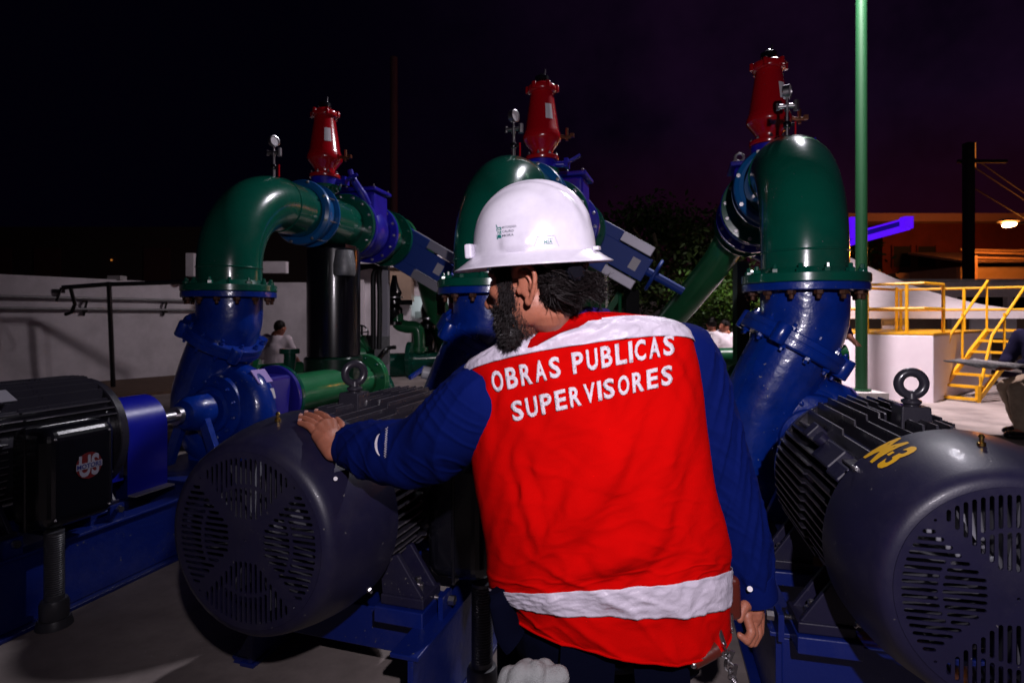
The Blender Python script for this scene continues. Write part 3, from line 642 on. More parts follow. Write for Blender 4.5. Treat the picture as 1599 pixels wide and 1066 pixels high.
# tilted split flange on the discharge and the cast elbow above it
ax = Vector((.50, 0, .866)).normalized(); fc = Vector((-.055, PT+.08, 1.135))
put('discharge_flange', MB().lathe([(.205, -.045), (.262, -.04), (.266, -.034), (.266, -.004), (.262, 0), (.262, .004), (.266, .008), (.266, .034), (.26, .04), (.205, .045)], fc, ax, 56), M_pump, t, angle=30)
copies('bolt', ME_boltb, bolt_circle(fc, ax, .238, 12, .04, both=.04, scale=1.35), t)
for a in (0, math.pi/2, math.pi, 1.5*math.pi):
    x = ax.orthogonal().normalized(); y = ax.cross(x); d = x*math.cos(a+.4)+y*math.sin(a+.4); put('flange_lug', MB().lathe([(.034, -.05), (.038, -.045), (.038, .045), (.034, .05)], fc+d*.262, ax, 14), M_pump, t)
eb = [(-.055, 1.135), (-.015, 1.215), (.0, 1.29), (.0, 1.40)]
put('discharge_elbow', MB().tube([(p[0], PT+.08, p[1]) for p in [cr(eb, i/6) for i in range(19)]], [.208+.0*i for i in range(19)], 48), M_pump, t)
put('riser_flange', MB().lathe([(.205, .0), (.292, .0), (.296, .004), (.296, .034), (.292, .038)], (0, PT+.08, 1.40), (0, 0, 1), 64), M_pump, t, angle=30)
copies('bolt', ME_bolt, bolt_circle((0, PT+.08, 1.40), (0, 0, -1), .262, 14, 0, scale=1.7, a0=.1), t)
# suction side
put('suction_cover', MB().lathe([(.25, .16), (.265, .17), (.265, .21), (.24, .22), (.15, .26), (.14, .50), (.16, .52)], (0, PT, ZS), (0, 1, 0), 56, cap=False), M_pump, t, angle=30)
put('suction_flange', MB().lathe([(.14, .5), (.235, .5), (.238, .503), (.238, .532), (.235, .535), (.14, .535)], (0, PT, ZS), (0, 1, 0), 56), mat('pump_violet', (.02, .015, .26), .3, coat=.4, bump=.1), t)
sn = MB()
for k in range(4): a = R(45+90*k); d = Vector((math.cos(a), 0, math.sin(a))); sn.beam(Vector((0, PT+.36, ZS))+d*.13, Vector((0, PT+.36, ZS))+d*.225, .27, .022)
put('stiffener', sn, MATS['pump_violet'], t, smooth=False)
bevel(put('suction_nozzle', MB().box((0, PT+.36, ZS), (.36, .26, .36)), MATS['pump_violet'], t, smooth=False), .03, 3)
dd = Matrix.Rotation(R(50), 3, 'Y')
put('name_plate', MB().box(Vector((0, PT+.10, ZS))+dd @ Vector((0, 0, .318)), (.11, .13, .006), dd), M_lav, t, smooth=False)
dd2 = Matrix.Rotation(R(74), 3, 'Y'); put('small_plate', MB().box(Vector((0, PT+.10, ZS))+dd2 @ Vector((0, 0, .322)), (.07, .09, .006), dd2), M_lab, t, smooth=False)
put('foot', MB().box((-.16, PT+.06, .345), (.14, .2, .07)).box((.16, PT+.06, .345), (.14, .2, .07)).beam((-.15, PT+.06, .34), (-.12, PT+.06, .50), .09).beam((.15, PT+.06, .34), (.12, PT+.06, .46), .09), M_pump, t, smooth=False)
# ---- suction pipe (green, on the axis behind the pump)
t = T('suction_pipe', (0, PT+1.2, .3), ['green suction pipe behind the right pump', 'green suction pipe behind the middle pump', 'green suction pipe running back from the leftmost pump'], 'pipe', 'green suction pipes')
put('pipe', MB().cyl((0, PT+.575, ZS), (0, PT+1.75, ZS), .15, 40), M_green2, t)
put('flange', MB().lathe([(.15, .538), (.238, .538), (.24, .54), (.24, .568), (.236, .572), (.15, .572)], (0, PT, ZS), (0, 1, 0), 48), M_green, t, angle=30)
put('flange', MB().lathe([(.15, 1.75), (.24, 1.75), (.24, 1.78), (.245, 1.785), (.245, 1.82), (.15, 1.82)], (0, PT, ZS), (0, 1, 0), 48), M_green2, t, angle=30)
copies('bolt', ME_boltgr, bolt_circle((0, PT+1.75, ZS), (0, -1, 0), .212, 10, 0, scale=1.2), t)
put('elbow', MB().tube([(0, PT+1.82+.3*math.sin(a), ZS-.3+.3*math.cos(a)) for a in np.linspace(0, R(90), 12)]+[(0, PT+2.12, 0)], .15, 32), M_green, t)
put('support', MB().box((0, PT+1.1, .26), (.1, .12, .52)), M_dkgreen, t, smooth=False)
# ---- gooseneck
GY = PT+.08
t = T('gooseneck_pipe', (0, GY, 1.44), ['large dark green pipe bend at the right, seen end on', 'large green pipe bend behind the hard hat', 'large green pipe bend at the left, seen from its side'], 'pipe', 'green gooseneck pipes')
put('flange', MB().lathe([(.205, 0), (.295, 0), (.299, .004), (.299, .040), (.294, .046), (.232, .048), (.214, .075)], (0, GY, 1.4395), (0, 0, 1), 72), M_green, t, angle=30)
copies('bolt', ME_boltgr, bolt_circle((0, GY, 1.4850), (0, 0, 1), .262, 14, 0, scale=1.6, a0=.1), t)
RE = .53; z0 = 1.60
path = [(0, GY, 1.47), (0, GY, z0)]+[(0, GY+RE*(1-math.cos(a)), z0+RE*math.sin(a)) for a in np.linspace(R(4), R(90), 24)]+[(0, GY+RE+.30, z0+RE)]
put('bend', MB().tube(path, .205, 64), M_green, t, angle=60)
PZ = z0+RE
wr = lambda c, ax_: MB().ring(c, ax_, .2055, .0055, 72, 8)
put('weld_bead', wr((0, GY, z0), (0, 0, 1)), M_green, t)
put('weld_bead', wr((0, GY+RE, PZ), (0, 1, 0)), M_green, t)
# ---- pressure gauge with cock
gy = GY+RE-.05
t = T('pressure_gauge', (0, gy, PZ+.19), ['pressure gauge on a nickel stalk on the right pipe bend', 'pressure gauge on a nickel stalk behind the hard hat', 'pressure gauge on a nickel stalk on the left pipe bend'], 'pressure gauge', 'pressure gauges')
put('stalk', MB().lathe([(.013, .17), (.013, .26), (.017, .262), (.017, .29), (.010, .295), (.010, .36), (.015, .362), (.015, .40), (.009, .405), (.009, .44)], (0, gy, PZ), (0, 0, 1), 12), M_steel, t)
put('cock_body', MB().lathe([(.018, .262), (.022, .27), (.022, .29), (.018, .298)], (0, gy, PZ), (0, 0, 1), 10).cyl((.0, gy, PZ+.28), (.04, gy, PZ+.28), .009, 8), M_black, t)
put('cock_lever', MB().box((.045, gy, PZ+.25), (.008, .012, .09)), M_red, t, smooth=False)
put('manifold_block', MB().cyl((-.05, gy, PZ+.39), (.05, gy, PZ+.39), .014, 10).lathe([(.017, .36), (.017, .42)], (.05, gy, PZ), (0, 0, 1), 8).lathe([(.012, .37), (.012, .41)], (-.05, gy, PZ), (0, 0, 1), 8), M_steel, t)
gax = Vector((.93, -.36, 0)).normalized()
put('gauge_case', MB().lathe([(.0, -.02), (.038, -.02), (.042, -.015), (.042, .018), (.036, .02), (.034, .014)], (0, gy, PZ+.475), gax, 28, cap=False), M_steel, t)
put('gauge_dial', MB().cyl(Vector((0, gy, PZ+.475))+gax*.012, Vector((0, gy, PZ+.475))+gax*.014, .0345, 28), M_lab, t)
# ---- dresser coupling
cy = GY+RE+.32
t = T('pipe_coupling', (0, cy+.08, PZ-.2), ['light blue bolted coupling ring on the right pipe', 'light blue bolted coupling ring behind the hard hat', 'light blue bolted coupling ring on the left pipe'], 'pipe coupling', 'light blue pipe couplings')
put('end_ring', MB().lathe([(.207, -.03), (.235, -.035), (.262, -.02), (.268, -.008), (.268, .008), (.225, .012)], (0, cy, PZ), (0, 1, 0), 64, cap=False), M_lblue, t, angle=30)
put('middle_ring', MB().lathe([(.225, .01), (.232, .02), (.232, .12), (.225, .13)], (0, cy, PZ), (0, 1, 0), 64), M_lblue, t)
put('end_ring', MB().lathe([(.225, .13), (.268, .134), (.268, .150), (.262, .162), (.235, .175), (.207, .17)], (0, cy, PZ), (0, 1, 0), 64, cap=False), M_lblue, t, angle=30)
rod = MB().cyl((0, 0, -.05), (0, 0, .19), .0075, 8).lathe([(.014, -.04), (.014, -.028)], n=6).lathe([(.014, .165), (.014, .178)], n=6).mesh('tie_bolt', M_steel)
copies('tie_bolt', rod, bolt_circle((0, cy, PZ), (0, 1, 0), .25, 8, 0, a0=.3), t)
# ---- tee with branch to the air valve
ty = cy+.36
t = T('tee_pipe', (0, ty, PZ-.2), ['green tee pipe under the right red valve', 'green tee pipe behind the hard hat', 'green tee pipe under the left red valve'], 'pipe', 'green tee pipes')
put('run', MB().cyl((0, cy+.10, PZ), (0, ty+.40, PZ), .205, 56), M_green, t)
put('branch', MB().cyl((0, ty, PZ+.12), (0, ty, PZ+.29), .085, 32), M_green, t)
put('branch_flange', MB().lathe([(.085, .265), (.135, .268), (.135, .295), (.085, .298)], (0, ty, PZ), (0, 0, 1), 36), M_green, t, angle=30)
put('flange', MB().lathe([(.205, .33), (.296, .335), (.30, .34), (.30, .378), (.295, .382), (.205, .382)], (0, ty, PZ), (0, 1, 0), 64), M_green, t, angle=30)
copies('bolt', ME_boltg, bolt_circle((0, ty+.335, PZ), (0, -1, 0), .27, 14, 0, scale=1.2), t)
# ---- isolating wafer valve with lever
t = T('butterfly_valve', (0, ty, PZ+.30), ['violet wafer valve under the right red valve', 'violet wafer valve under the middle red valve', 'violet wafer valve under the left red valve'], 'valve', 'violet wafer valves')
put('body', MB().lathe([(.09, .298), (.118, .30), (.118, .36), (.09, .362)], (0, ty, PZ), (0, 0, 1), 36), M_violet, t)
put('neck', MB().cyl((.1, ty, PZ+.33), (.2, ty+.02, PZ+.33), .024, 12), M_violet, t)
put('lever', MB().beam((.19, ty, PZ+.33), (.30, ty+.02, PZ+.39), .05, .018).box((.2, ty, PZ+.33), (.03, .08, .07)), M_violet, t, smooth=False)
# ---- red air valve
t = T('air_valve', (0, ty, PZ+.36), ['red air release valve at the right with a black cap', 'red air release valve in the middle of the three', 'red air release valve at the left with a white label'], 'air valve', 'red air release valves')
zb = .363
bp_ = [(.0, 0), (.13, .0), (.132, .003), (.132, .028), (.128, .032), (.088, .034), (.085, .06), (.095, .085), (.125, .125), (.148, .155), (.153, .17), (.15, .195), (.143, .20), (.143, .215), (.135, .23), (.094, .50), (.09, .53), (.108, .535), (.115, .545), (.115, .575), (.108, .585), (.08, .60), (.045, .62), (.02, .625), (0, .626)]
put('body', MB().lathe([(r_, h_+zb) for r_, h_ in bp_], (0, ty, PZ), (0, 0, 1), 48, cap=False), M_red, t, angle=40)
copies('bolt', ME_boltg, bolt_circle((0, ty, PZ+zb+.032), (0, 0, 1), .115, 8, 0, scale=1.0, both=.11), t)
lugm = MB().lathe([(.0, 0), (.018, 0), (.018, .045), (.014, .05), (0, .05)], n=10, cap=False).mesh('cover_lug', M_red)
copies('cover_lug', lugm, [Matrix.Translation((.115*math.cos(a), ty+.115*math.sin(a), PZ+zb+.54)) for a in (.2, 1.25, 2.3, 3.3, 4.4, 5.4)], t)
put('air_vent', MB().lathe([(.04, .62), (.055, .63), (.055, .66), (.03, .675), (.012, .69)], (0, ty, PZ+zb), (0, 0, 1), 16), M_black, t)
put('vent_screw', MB().cyl((.02, ty, PZ+zb+.66), (.025, ty, PZ+zb+.72), .007, 8), M_steel, t)
put('drain_cock', MB().tube([(.13, ty, PZ+zb+.19), (.19, ty, PZ+zb+.17), (.23, ty, PZ+zb+.17)], .014, 8).cyl((.2, ty, PZ+zb+.14), (.2, ty, PZ+zb+.24), .012, 8).box((.24, ty, PZ+zb+.18), (.03, .03, .03)), mat('bronze', (.25, .09, .05), .35, metal=.8), t)
lb = []
for k in range(5):
    a = R(-62+k*7); 
    for hh in (.30, .42): r_ = np.interp(hh, [.23, .50], [.135, .094])+.002; lb.append((r_*math.cos(a), ty+r_*math.sin(a), PZ+zb+hh))
put('label_sticker', MB().add(lb, [(2*k, 2*k+2, 2*k+3, 2*k+1) for k in range(4)]), M_lab, t)
air_root = t
# ---- check valve
vy = ty+.386
t = T('check_valve', (0, vy+.3, PZ-.3), ['violet check valve with a ring eye behind the right pipe bend', 'violet check valve peeking out above the hard hat', 'violet check valve with bolted flanges, left of the others'], 'valve', 'violet check valves')
vb = MB().lathe([(.2, .0), (.30, .002), (.304, .006), (.304, .042), (.3, .046), (.235, .05), (.225, .08), (.26, .16), (.275, .26), (.26, .36), (.225, .44), (.235, .47), (.3, .474), (.304, .478), (.304, .514), (.3, .518), (.2, .52)], (0, vy, PZ), (0, 1, 0), 56)
put('body', vb, M_violet, t, angle=34)
bevel(put('cover_housing', MB().box((.02, vy+.26, PZ+.17), (.42, .32, .36)), M_violet, t, smooth=False), .03, 3)
bevel(put('cover_plate', MB().box((.02, vy+.26, PZ+.37), (.48, .38, .035)), M_violet, t, smooth=False), .01, 2)
copies('bolt', ME_boltg, [Matrix.Translation((.02+a*.21, vy+.26+b_*.16, PZ+.388)) for a in (-1, -.35, .35, 1) for b_ in (-1, 1)], t)
put('lifting_eye', MB().ring((-.15, vy+.1, PZ+.42), (0, 1, 0), .032, .011, 20, 8), M_grey, t)
put('lever_arm', MB().tube(smooth_path([(.20, vy+.03, PZ+.20), (.17, vy-.02, PZ+.30), (.12, vy-.10, PZ+.42), (.10, vy-.12, PZ+.50)], 4), [.042]*5+[.034]*4+[.026]*4, 12), M_violet, t)
copies('bolt', ME_boltg, bolt_circle((0, vy+.474, PZ), (0, -1, 0), .272, 14, 0, scale=1.3)+bolt_circle((0, vy+.046, PZ), (0, 1, 0), .272, 14, 0, scale=1.3), t)
# ---- spool
sy = vy+.523
t = T('spool_pipe', (0, sy+.2, PZ-.3), ['short green flanged pipe behind the right check valve', 'short green flanged pipe behind the helmet', 'short dark green flanged pipe between violet and blue valves'], 'pipe', 'short green spool pipes')
put('pipe', MB().lathe([(.2, .0), (.3, .002), (.304, .04), (.21, .05), (.21, .33), (.30, .335), (.304, .37), (.3, .375), (.2, .376)], (0, sy, PZ), (0, 1, 0), 56), M_green, t, angle=30)
copies('bolt', ME_boltgr, bolt_circle((0, sy+.335, PZ), (0, -1, 0), .27, 12, 0, scale=1.2), t)
# ---- knife gate valve, stem pointing right and down
ky = sy+.44
t = T('knife_gate_valve', (0, ky, PZ-.3), ['blue knife gate valve behind the right pipe bend', 'blue knife gate valve with a handwheel right of the hard hat', 'blue knife gate valve sticking out left of the middle pipe bend'], 'valve', 'blue knife gate valves')
sd = Vector((.855, .10, -.51)).normalized(); sn_ = Vector((0, 1, 0)); sq = sd.cross(sn_).normalized(); sn_ = sq.cross(sd)
RM = Matrix((sd, sn_, sq)).transposed()
kc = Vector((0, ky, PZ))
bevel(put('body', MB().box(kc+sd*.12, (.60, .10, .46), RM).cyl(kc-Vector((0, .06, 0)), kc+Vector((0, .06, 0)), .27, 40), M_gate, t, smooth=False), .008)
for s in (-1, 1):
    bevel(put('yoke_plate', MB().box(kc+sd*.48+sq*s*.185, (.56, .085, .10), RM), M_plate, t, smooth=False), .006)
bevel(put('yoke', MB().box(kc+sd*.50-sn_*.03, (.60, .05, .24), RM), M_gate, t, smooth=False), .006)
put('tag', MB().box(kc+sd*.66-sn_*.058, (.085, .005, .12), RM), M_lab, t, smooth=False)
put('stem_cover', MB().tube([kc+sd*.79, kc+sd*1.20], .04, 16), M_gate, t)
wc = kc+sd*.88
hw = MB().ring(wc, sd, .155, .018, 32, 8).cyl(wc-sd*.04, wc+sd*.04, .04, 12)
for k in range(4): a = k*math.pi/2+.4; hw.beam(wc, wc+(sn_*math.cos(a)+sq*math.sin(a))*.155, .03, .02)
put('handwheel', hw, M_gate, t)
# ---- support column
t = T('support_column', (.0, ty+.15, 0), ['dark round steel column under the right pipe', 'dark round steel column under the middle pipe', 'thick black round column under the left pipe'], 'column', 'round steel columns')
put('upper_shell', MB().lathe([(.235, .92), (.235, PZ-.26), (.22, PZ-.25)], (.0, ty+.15, 0), (0, 0, 1), 40), M_black, t)
put('lower_shell', MB().lathe([(.26, 0), (.26, .9), (.24, .915)], (0, ty+.15, 0), (0, 0, 1), 40), M_dkgreen, t)
put('saddle', MB().box((0, ty+.15, PZ-.235), (.34, .2, .05)), M_black, t, smooth=False)
put('cable_gland', MB().lathe([(.085, 0), (.095, .02), (.095, .10), (.075, .22)], (.2, ty-.02, PZ-.50), (0, 0, 1), 20), M_grey, t)
# ---- PVC pipe stub
t = T('pvc_cap', (-.30, PT-.10, .8), ['white PVC pipe end left of the right pump', 'white PVC pipe end left of the middle pump', 'white PVC pipe end left of the leftmost pump'], 'pipe end', 'white pipe ends')
put('pipe', MB().cyl((-.10, PT+.55, .80), (-.52, PT+.36, .90), .032, 16), M_pvc, t)
put('cap', MB().cyl((-.46, PT+.387, .885), (-.56, PT+.342, .91), .042, 18, ch=.006), M_pvc, t)
put('elbow', MB().ball((-.10, PT+.55, .80), .034, 12, 8).cyl((-.10, PT+.55, .8), (-.10, PT+.55, 0.3), .032, 12), M_pvc, t)

# flex conduit under the terminal boxes
t = T('conduit', (.475, .54, 0), ['black conduit standing under the right motor', 'smooth grey conduit rising from the floor by the middle motor', 'ribbed conduit under the box with the round logo'], 'conduit', 'conduits under the motor boxes', 0)
rp = sum([[(.036, .13+k*.009), (.033, .1345+k*.009)] for k in range(28)], [])
put('hose', MB().lathe([(.036, .04), (.036, .13)]+rp+[(.036, .39)], (.475, .54, 0), (0, 0, 1), 24), M_conduit, t, angle=25)
put('collar', MB().lathe([(.036, 0), (.05, .0), (.052, .02), (.052, .06), (.046, .075), (.036, .078)], (.475, .54, .035), (0, 0, 1), 24), M_conduit, t)
put('mortar_collar', MB().lathe([(.066, 0), (.062, .02), (.056, .034), (.03, .036)], (.475, .54, 0), (0, 0, 1), 18), M_conduit, t)

roots = {}
for root, dt, labs in PROTO:
    base = OFF[root].copy(); roots[root.name] = root
    for i, lab in ((2, labs[1]), (1, labs[2])): roots[root.name+str(i)] = dup(root, UM(i, base, dt, root.name in RUN), lab)
    root.matrix_world = UM(3, base, dt, root.name in RUN); OFF[root] = base
bpy.context.view_layer.update()
def inv3(i, p, dt=0): return UM(i, (0, 0, 0), dt, 1) @ Vector(p)
for ch_ in roots['electric_motor2'].children:
    if ch_.name.startswith('eye_bolt'): ch_.rotation_euler.z = R(52)
for ch_ in list(roots['check_valve2'].children):
    if ch_.name.startswith('lever_arm'): bpy.data.objects.remove(ch_)
rc_ = roots.pop('support_column')
for ch_ in list(rc_.children): bpy.data.objects.remove(ch_)
bpy.data.objects.remove(rc_)
# logo on the left motor's terminal box, marks that only single machines carry
mr = roots['electric_motor1']
def mark(parent, mb, m, name, label=None, off=None, smooth=False):
    me = mb.mesh(name, m, smooth); me.transform(Matrix.Translation(-(off or Vector((0, .52, .36)))))
    o = bpy.data.objects.new(name, me); COL.objects.link(o); o.parent = parent
    if label: o['label'] = label
    return o
mark(mr, MB().box((.175, .50, ZS+.262), (.085, .14, .004), Matrix.Rotation(R(30), 3, 'Y')), M_plate, 'rating_plate')
lc = (.5135, .655, .635)
mark(mr, MB().cyl(lc, (lc[0]+.0015, lc[1], lc[2]), .056, 40), M_logo_r, 'logo_disc', 'round red logo disc reading US MOTORS')
def txt_plane(s, y0, z0, w, h, x, bold=0, slant=0):
    m = text_mb(s, bold, 0); m.v = [(x, y0+v[0]*w+slant*v[1]*h, z0+v[1]*h) for v in m.v]; return m
mark(mr, txt_plane('US', lc[1]-.044, lc[2]-.047, .088, .094, lc[0]+.0022, .03), M_logo_w, 'logo_letters')
mark(mr, MB().box((lc[0]+.0030, lc[1], lc[2]), (.0012, .112, .026)), M_logo_w, 'logo_band')
mark(mr, txt_plane('MOTORS', lc[1]-.053, lc[2]-.010, .106, .020, lc[0]+.0042, .02), M_logo_b, 'logo_word')
m3 = roots['electric_motor']
def on_cover(mb, t0, t1, a0, a1, rr=.0012):
    vs = []
    for v in mb.v:
        tt = t0+(t1-t0)*v[0]; a = a0+(a1-a0)*v[1]
        r_ = np.interp(tt, [.036, .075, .12, .165, .21, .27], [.272, .284, .295, .303, .308, .310])+rr
        vs.append((-r_*math.cos(a), tt, ZS+r_*math.sin(a)))
    mb.v = vs; return mb
for ch_, u0, u1, v0, v1 in (('M', 0, .52, 0, 1), ('-', .56, .66, .40, .56), ('3', .70, 1.0, 0, 1)):
    tm = text_mb(ch_, .035 if ch_ != '-' else 0, 2); tm.v = [(u0+(u1-u0)*v[0], v0+(v1-v0)*v[1], 0) for v in tm.v]
    mark(m3, on_cover(tm, .264, .152, R(47), R(66)), M_yelp, 'painted_mark', 'yellow stencilled M' if ch_ == 'M' else 'yellow stencilled 3' if ch_ == '3' else 'yellow stencilled dash')
# ---- single pipes: sloping pipes, manifold etc.
def spipe(name, pts, r, m, label, n=28, flanges=(), cat='pipe', group=None):
    t = thing(name, pts[0], label, cat, group); put('pipe', MB().tube(pts, r, n), m, t)
    for p, d, rr in flanges: put('flange', MB().cyl(Vector(p)-Vector(d)*.03, Vector(p)+Vector(d)*.03, rr, 32, ch=.004), m, t)
    return t
e3 = inv3(3, (0, ky+.07, PZ), 1); q3 = P(1025, 528, 7.3)
d3 = (q3-e3).normalized()
sp3 = smooth_path([e3, e3+Vector((-.02, .25, -.02)), e3.lerp(q3, .3), q3, q3+Vector((-.05, .4, -.35)), P(1010, 600, 7.9)], 5)
spipe('sloping_pipe', sp3, .155, M_green2, 'green pipe sloping down from the right valves to the ground main', flanges=[(sp3[1], (0, 1, 0), .27)], group='green sloping pipes')
for i, lab in ((2, 'green pipe sloping down behind the head of the man'), (1, 'green pipe leading away behind the blue valve on the left')):
    a = inv3(i, (0, ky+.07, PZ), 1); b_ = inv3(i, (0, ky+.9, PZ-.05), 1); c = inv3(i, (.0, ky+2.0, .75), 1)
    spipe('sloping_pipe', smooth_path([a, b_, a.lerp(c, .7)+Vector((0, .3, .2)), c], 5), .17, M_green2, lab, flanges=[(a+Vector((.02, .06, 0)), (UM(i).to_3x3() @ Vector((0, 1, 0))), .28)], group='green sloping pipes')
spipe('ground_main', [P(940, 565, 7.8), P(1320, 556, 7.2)], .145, M_green2, 'green horizontal main pipe in front of the two men in white', flanges=[(P(1052, 562, 7.6), (1, 0, 0), .2)])
spipe('ground_main', [P(330, 588, 6.6), P(470, 576, 7.4)], .10, M_green2, 'green horizontal pipe behind the leftmost pump', flanges=[(P(402, 581, 7.0), (1, .2, 0), .16)])
spipe('ground_main', [P(525, 562, 7.0), P(566, 560, 7.2)], .14, M_green2, 'short green pipe right of the black column', flanges=[(P(527, 562, 7.0), (1, 0, 0), .15)])
spipe('ground_main', [P(560, 572, 7.4), P(720, 566, 8.2)], .16, M_green, 'dark green main pipe behind the grey post', flanges=[(P(583, 572, 7.4), (.6, .8, 0), .26), (P(640, 562, 7.6), (1, 0, 0), .24)])
spipe('manifold_elbow', smooth_path([P(620, 490, 7.9), P(622, 505, 7.9), P(634, 510, 7.9), P(650, 512, 7.9), P(654, 525, 7.9), P(654, 556, 7.9)], 5), .085, M_green2, 'bright green swan neck pipe under the black valve', flanges=[(P(654, 545, 7.9), (0, 0, 1), .13)])
spipe('manifold_elbow', smooth_path([P(548, 560, 7.4), P(553, 545, 7.4), P(560, 538, 7.4), P(572, 534, 7.4)], 5), .09, M_green2, 'small green elbow pipe beside the hand wheel', flanges=[(P(566, 536, 7.4), (.8, 0, .5), .13)])
spipe('manifold_elbow', smooth_path([P(445, 595, 7.0), P(452, 570, 7.0), P(452, 545, 7.0)], 5), .07, M_green, 'small green riser pipe left of the black column', flanges=[(P(452, 548, 7.0), (0, 0, 1), .12)])
def black_valve(px, y0, y1, Y, label, wheel=True):
    b = P(px, y1, Y); z1 = P(px, y0, Y).z; H = z1-b.z; t = thing('vertical_valve', b, label, 'valve', 'black vertical valves')
    put('body', MB().lathe([(.09, 0), (.14, .01), (.14, .05), (.07, .07), (.11, .22*H), (.11, .34*H), (.06, .42*H), (.13, .44*H), (.13, .49*H), (.08, .53*H), (.10, .66*H), (.06, .78*H), (.04, .9*H), (.03, H)], b, (0, 0, 1), 20), M_black, t)
    put('side_arm', MB().cyl(b+Vector((-.22, 0, .46*H)), b+Vector((.24, 0, .46*H)), .035, 10), M_black, t)
    put('bolt_band', MB().cyl(b+Vector((0, 0, .55*H)), b+Vector((0, 0, .57*H)), .12, 12), M_steel, t)
black_valve(616, 430, 508, 7.9, 'slim black valve standing on the bright green swan neck pipe')
black_valve(668, 438, 572, 8.1, 'taller black valve with side arms left of the middle pump')
t = thing('hand_wheel', P(565, 545, 7.6), 'small dark hand wheel above the green pipes', 'hand wheel')
put('rim', MB().ring(P(564, 519, 7.6), (.15, 1, .15), .095, .010, 28, 8), M_black, t); put('spindle', MB().cyl(P(565, 570, 7.6), P(565, 508, 7.6), .014, 8).beam(P(553, 520, 7.6), P(576, 518, 7.6), .016), M_black, t)
put('bonnet', MB().box(P(560, 548, 7.7), (.34, .2, .42)), M_dark, t)
t = thing('cable_post', P(600, 610, 6.9), 'grey steel post carrying two black hoses', 'post')
bevel(put('post', MB().box((P(601, 500, 6.9).x, 6.9, .95), (.10, .10, 1.9)), M_plate, t, smooth=False), .006)
put('bracket', MB().box(P(597, 546, 6.8), (.16, .1, .32)), M_grey, t, smooth=False)
put('base', MB().prism([(P(590, 0, 6.9).x, 0), (P(612, 0, 6.9).x, 0), (P(603, 0, 6.9).x, .35), (P(599, 0, 6.9).x, .35)], 6.84, 6.96), M_grey, t, smooth=False)
for k, lab in ((0, 'left'), (1, 'right')):
    put('hose', MB().tube(smooth_path([P(583+k*9, 545, 6.75), P(583+k*10, 480, 6.75), P(583+k*9, 432, 6.75), P(588+k*2, 418, 6.8), P(575-k*20, 416, 6.8), P(540-k*20, 424, 6.6)], 6), .030, 10), M_rubber, t)
solo('black_cable', MB().tube(smooth_path([P(618, 542, 6.4), P(603, 545, 6.4), P(590, 560, 6.2), P(572, 580, 6.0), P(556, 600, 5.8)], 5), .022, 8), M_rubber, P(618, 542, 6.4), 'black cable hanging by the grey post above the middle motor', 'cable')
solo('valve_handle', MB().beam(P(640, 590, 5.0), P(664, 573, 5.2), .03), M_pump, P(640, 590, 5), 'short blue valve handle above the white pipe end', 'valve handle')
t = thing('steel_column', P(1155, 600, 6.2), 'square dark green column under the right sloping pipe', 'column')
put('column', MB().box((P(1157, 0, 6.2).x, 6.2, .93), (.13, .13, 1.86)), M_dkgreen, t, smooth=False)
t = thing('steel_column', P(990, 600, 7.0), 'dark square column behind the shoulder of the man', 'column')
put('column', MB().box((P(986, 0, 7.0).x, 7.0, .8), (.16, .16, 1.6)), M_dark, t, smooth=False)
put('brace', MB().beam(P(940, 500, 6.9), P(968, 458, 6.9), .07), M_green2, t, smooth=False)
put('thin_rod', MB().cyl(P(968, 520, 6.85), P(968, 458, 6.85), .02, 8), M_green2, t)
solo('hanging_valve_part', MB().box(P(689, 480, 4.0), (.05, .05, .10)).cyl(P(690, 458, 4.0), P(690, 470, 4.0), .04, 12), M_rust, P(689, 480, 4.0), 'small rusty fitting under the middle pipe flange', 'pipe fitting')
t = thing('stone_kerb', P(420, 640, 12), 'dark earth strip along the foot of the white wall', 'kerb')
kb = MB(); s0, s1 = 0, 9.4
kb.add([wp(s0, 0, .02), wp(s1, 0, .02), wp(s1, 0, 2.6), wp(s0, 0, 2.6), wp(s0, .05, .02), wp(s1, .05, .02), wp(s1, .05, 2.6), wp(s0, .05, 2.6)], [(0, 1, 5, 4), (1, 2, 6, 5), (2, 3, 7, 6), (3, 0, 4, 7), (4, 5, 6, 7)])
put('earth', kb, mat('earth_brown', (.13, .075, .05), .95, bump=.5, bscale=12, var=.4), t, smooth=False)
exec_people = True
# ================================================================= THE SUPERVISOR
person = thing('person', (.22, 1.35, 0), 'man in white hard hat and red vest, one hand on the motor', 'person')
# levels of the torso: left px, back-middle px, right px, depth of centre, half depth
LV = [  # xl, yl, xm, ym, xr, yr, Yc, d, yawL
    (842, 520, 905, 490, 975, 500, 1.275, .088, .00),
    (812, 534, 905, 496, 1010, 503, 1.285, .101, .01),
    (768, 555, 907, 504, 1042, 510, 1.295, .113, .02),
    (734, 573, 909, 516, 1063, 521, 1.300, .118, .035),
    (727, 592, 910, 535, 1073, 540, 1.300, .128, .045),
    (731, 622, 911, 575, 1082, 572, 1.298, .138, .050),
    (738, 668, 913, 635, 1092, 622, 1.292, .145, .050),
    (743, 735, 920, 705, 1100, 690, 1.282, .148, .045),
    (755, 800, 928, 772, 1110, 762, 1.272, .148, .040),
    (765, 855, 938, 832, 1127, 818, 1.268, .150, .035),
    (769, 905, 948, 885, 1135, 865, 1.270, .155, .030),
    (772, 915, 955, 918, 1132, 885, 1.272, .157, .030),
    (780, 922, 968, 962, 1130, 928, 1.275, .157, .030),
    (786, 928, 985, 1024, 1124, 968, 1.280, .155, .030)]
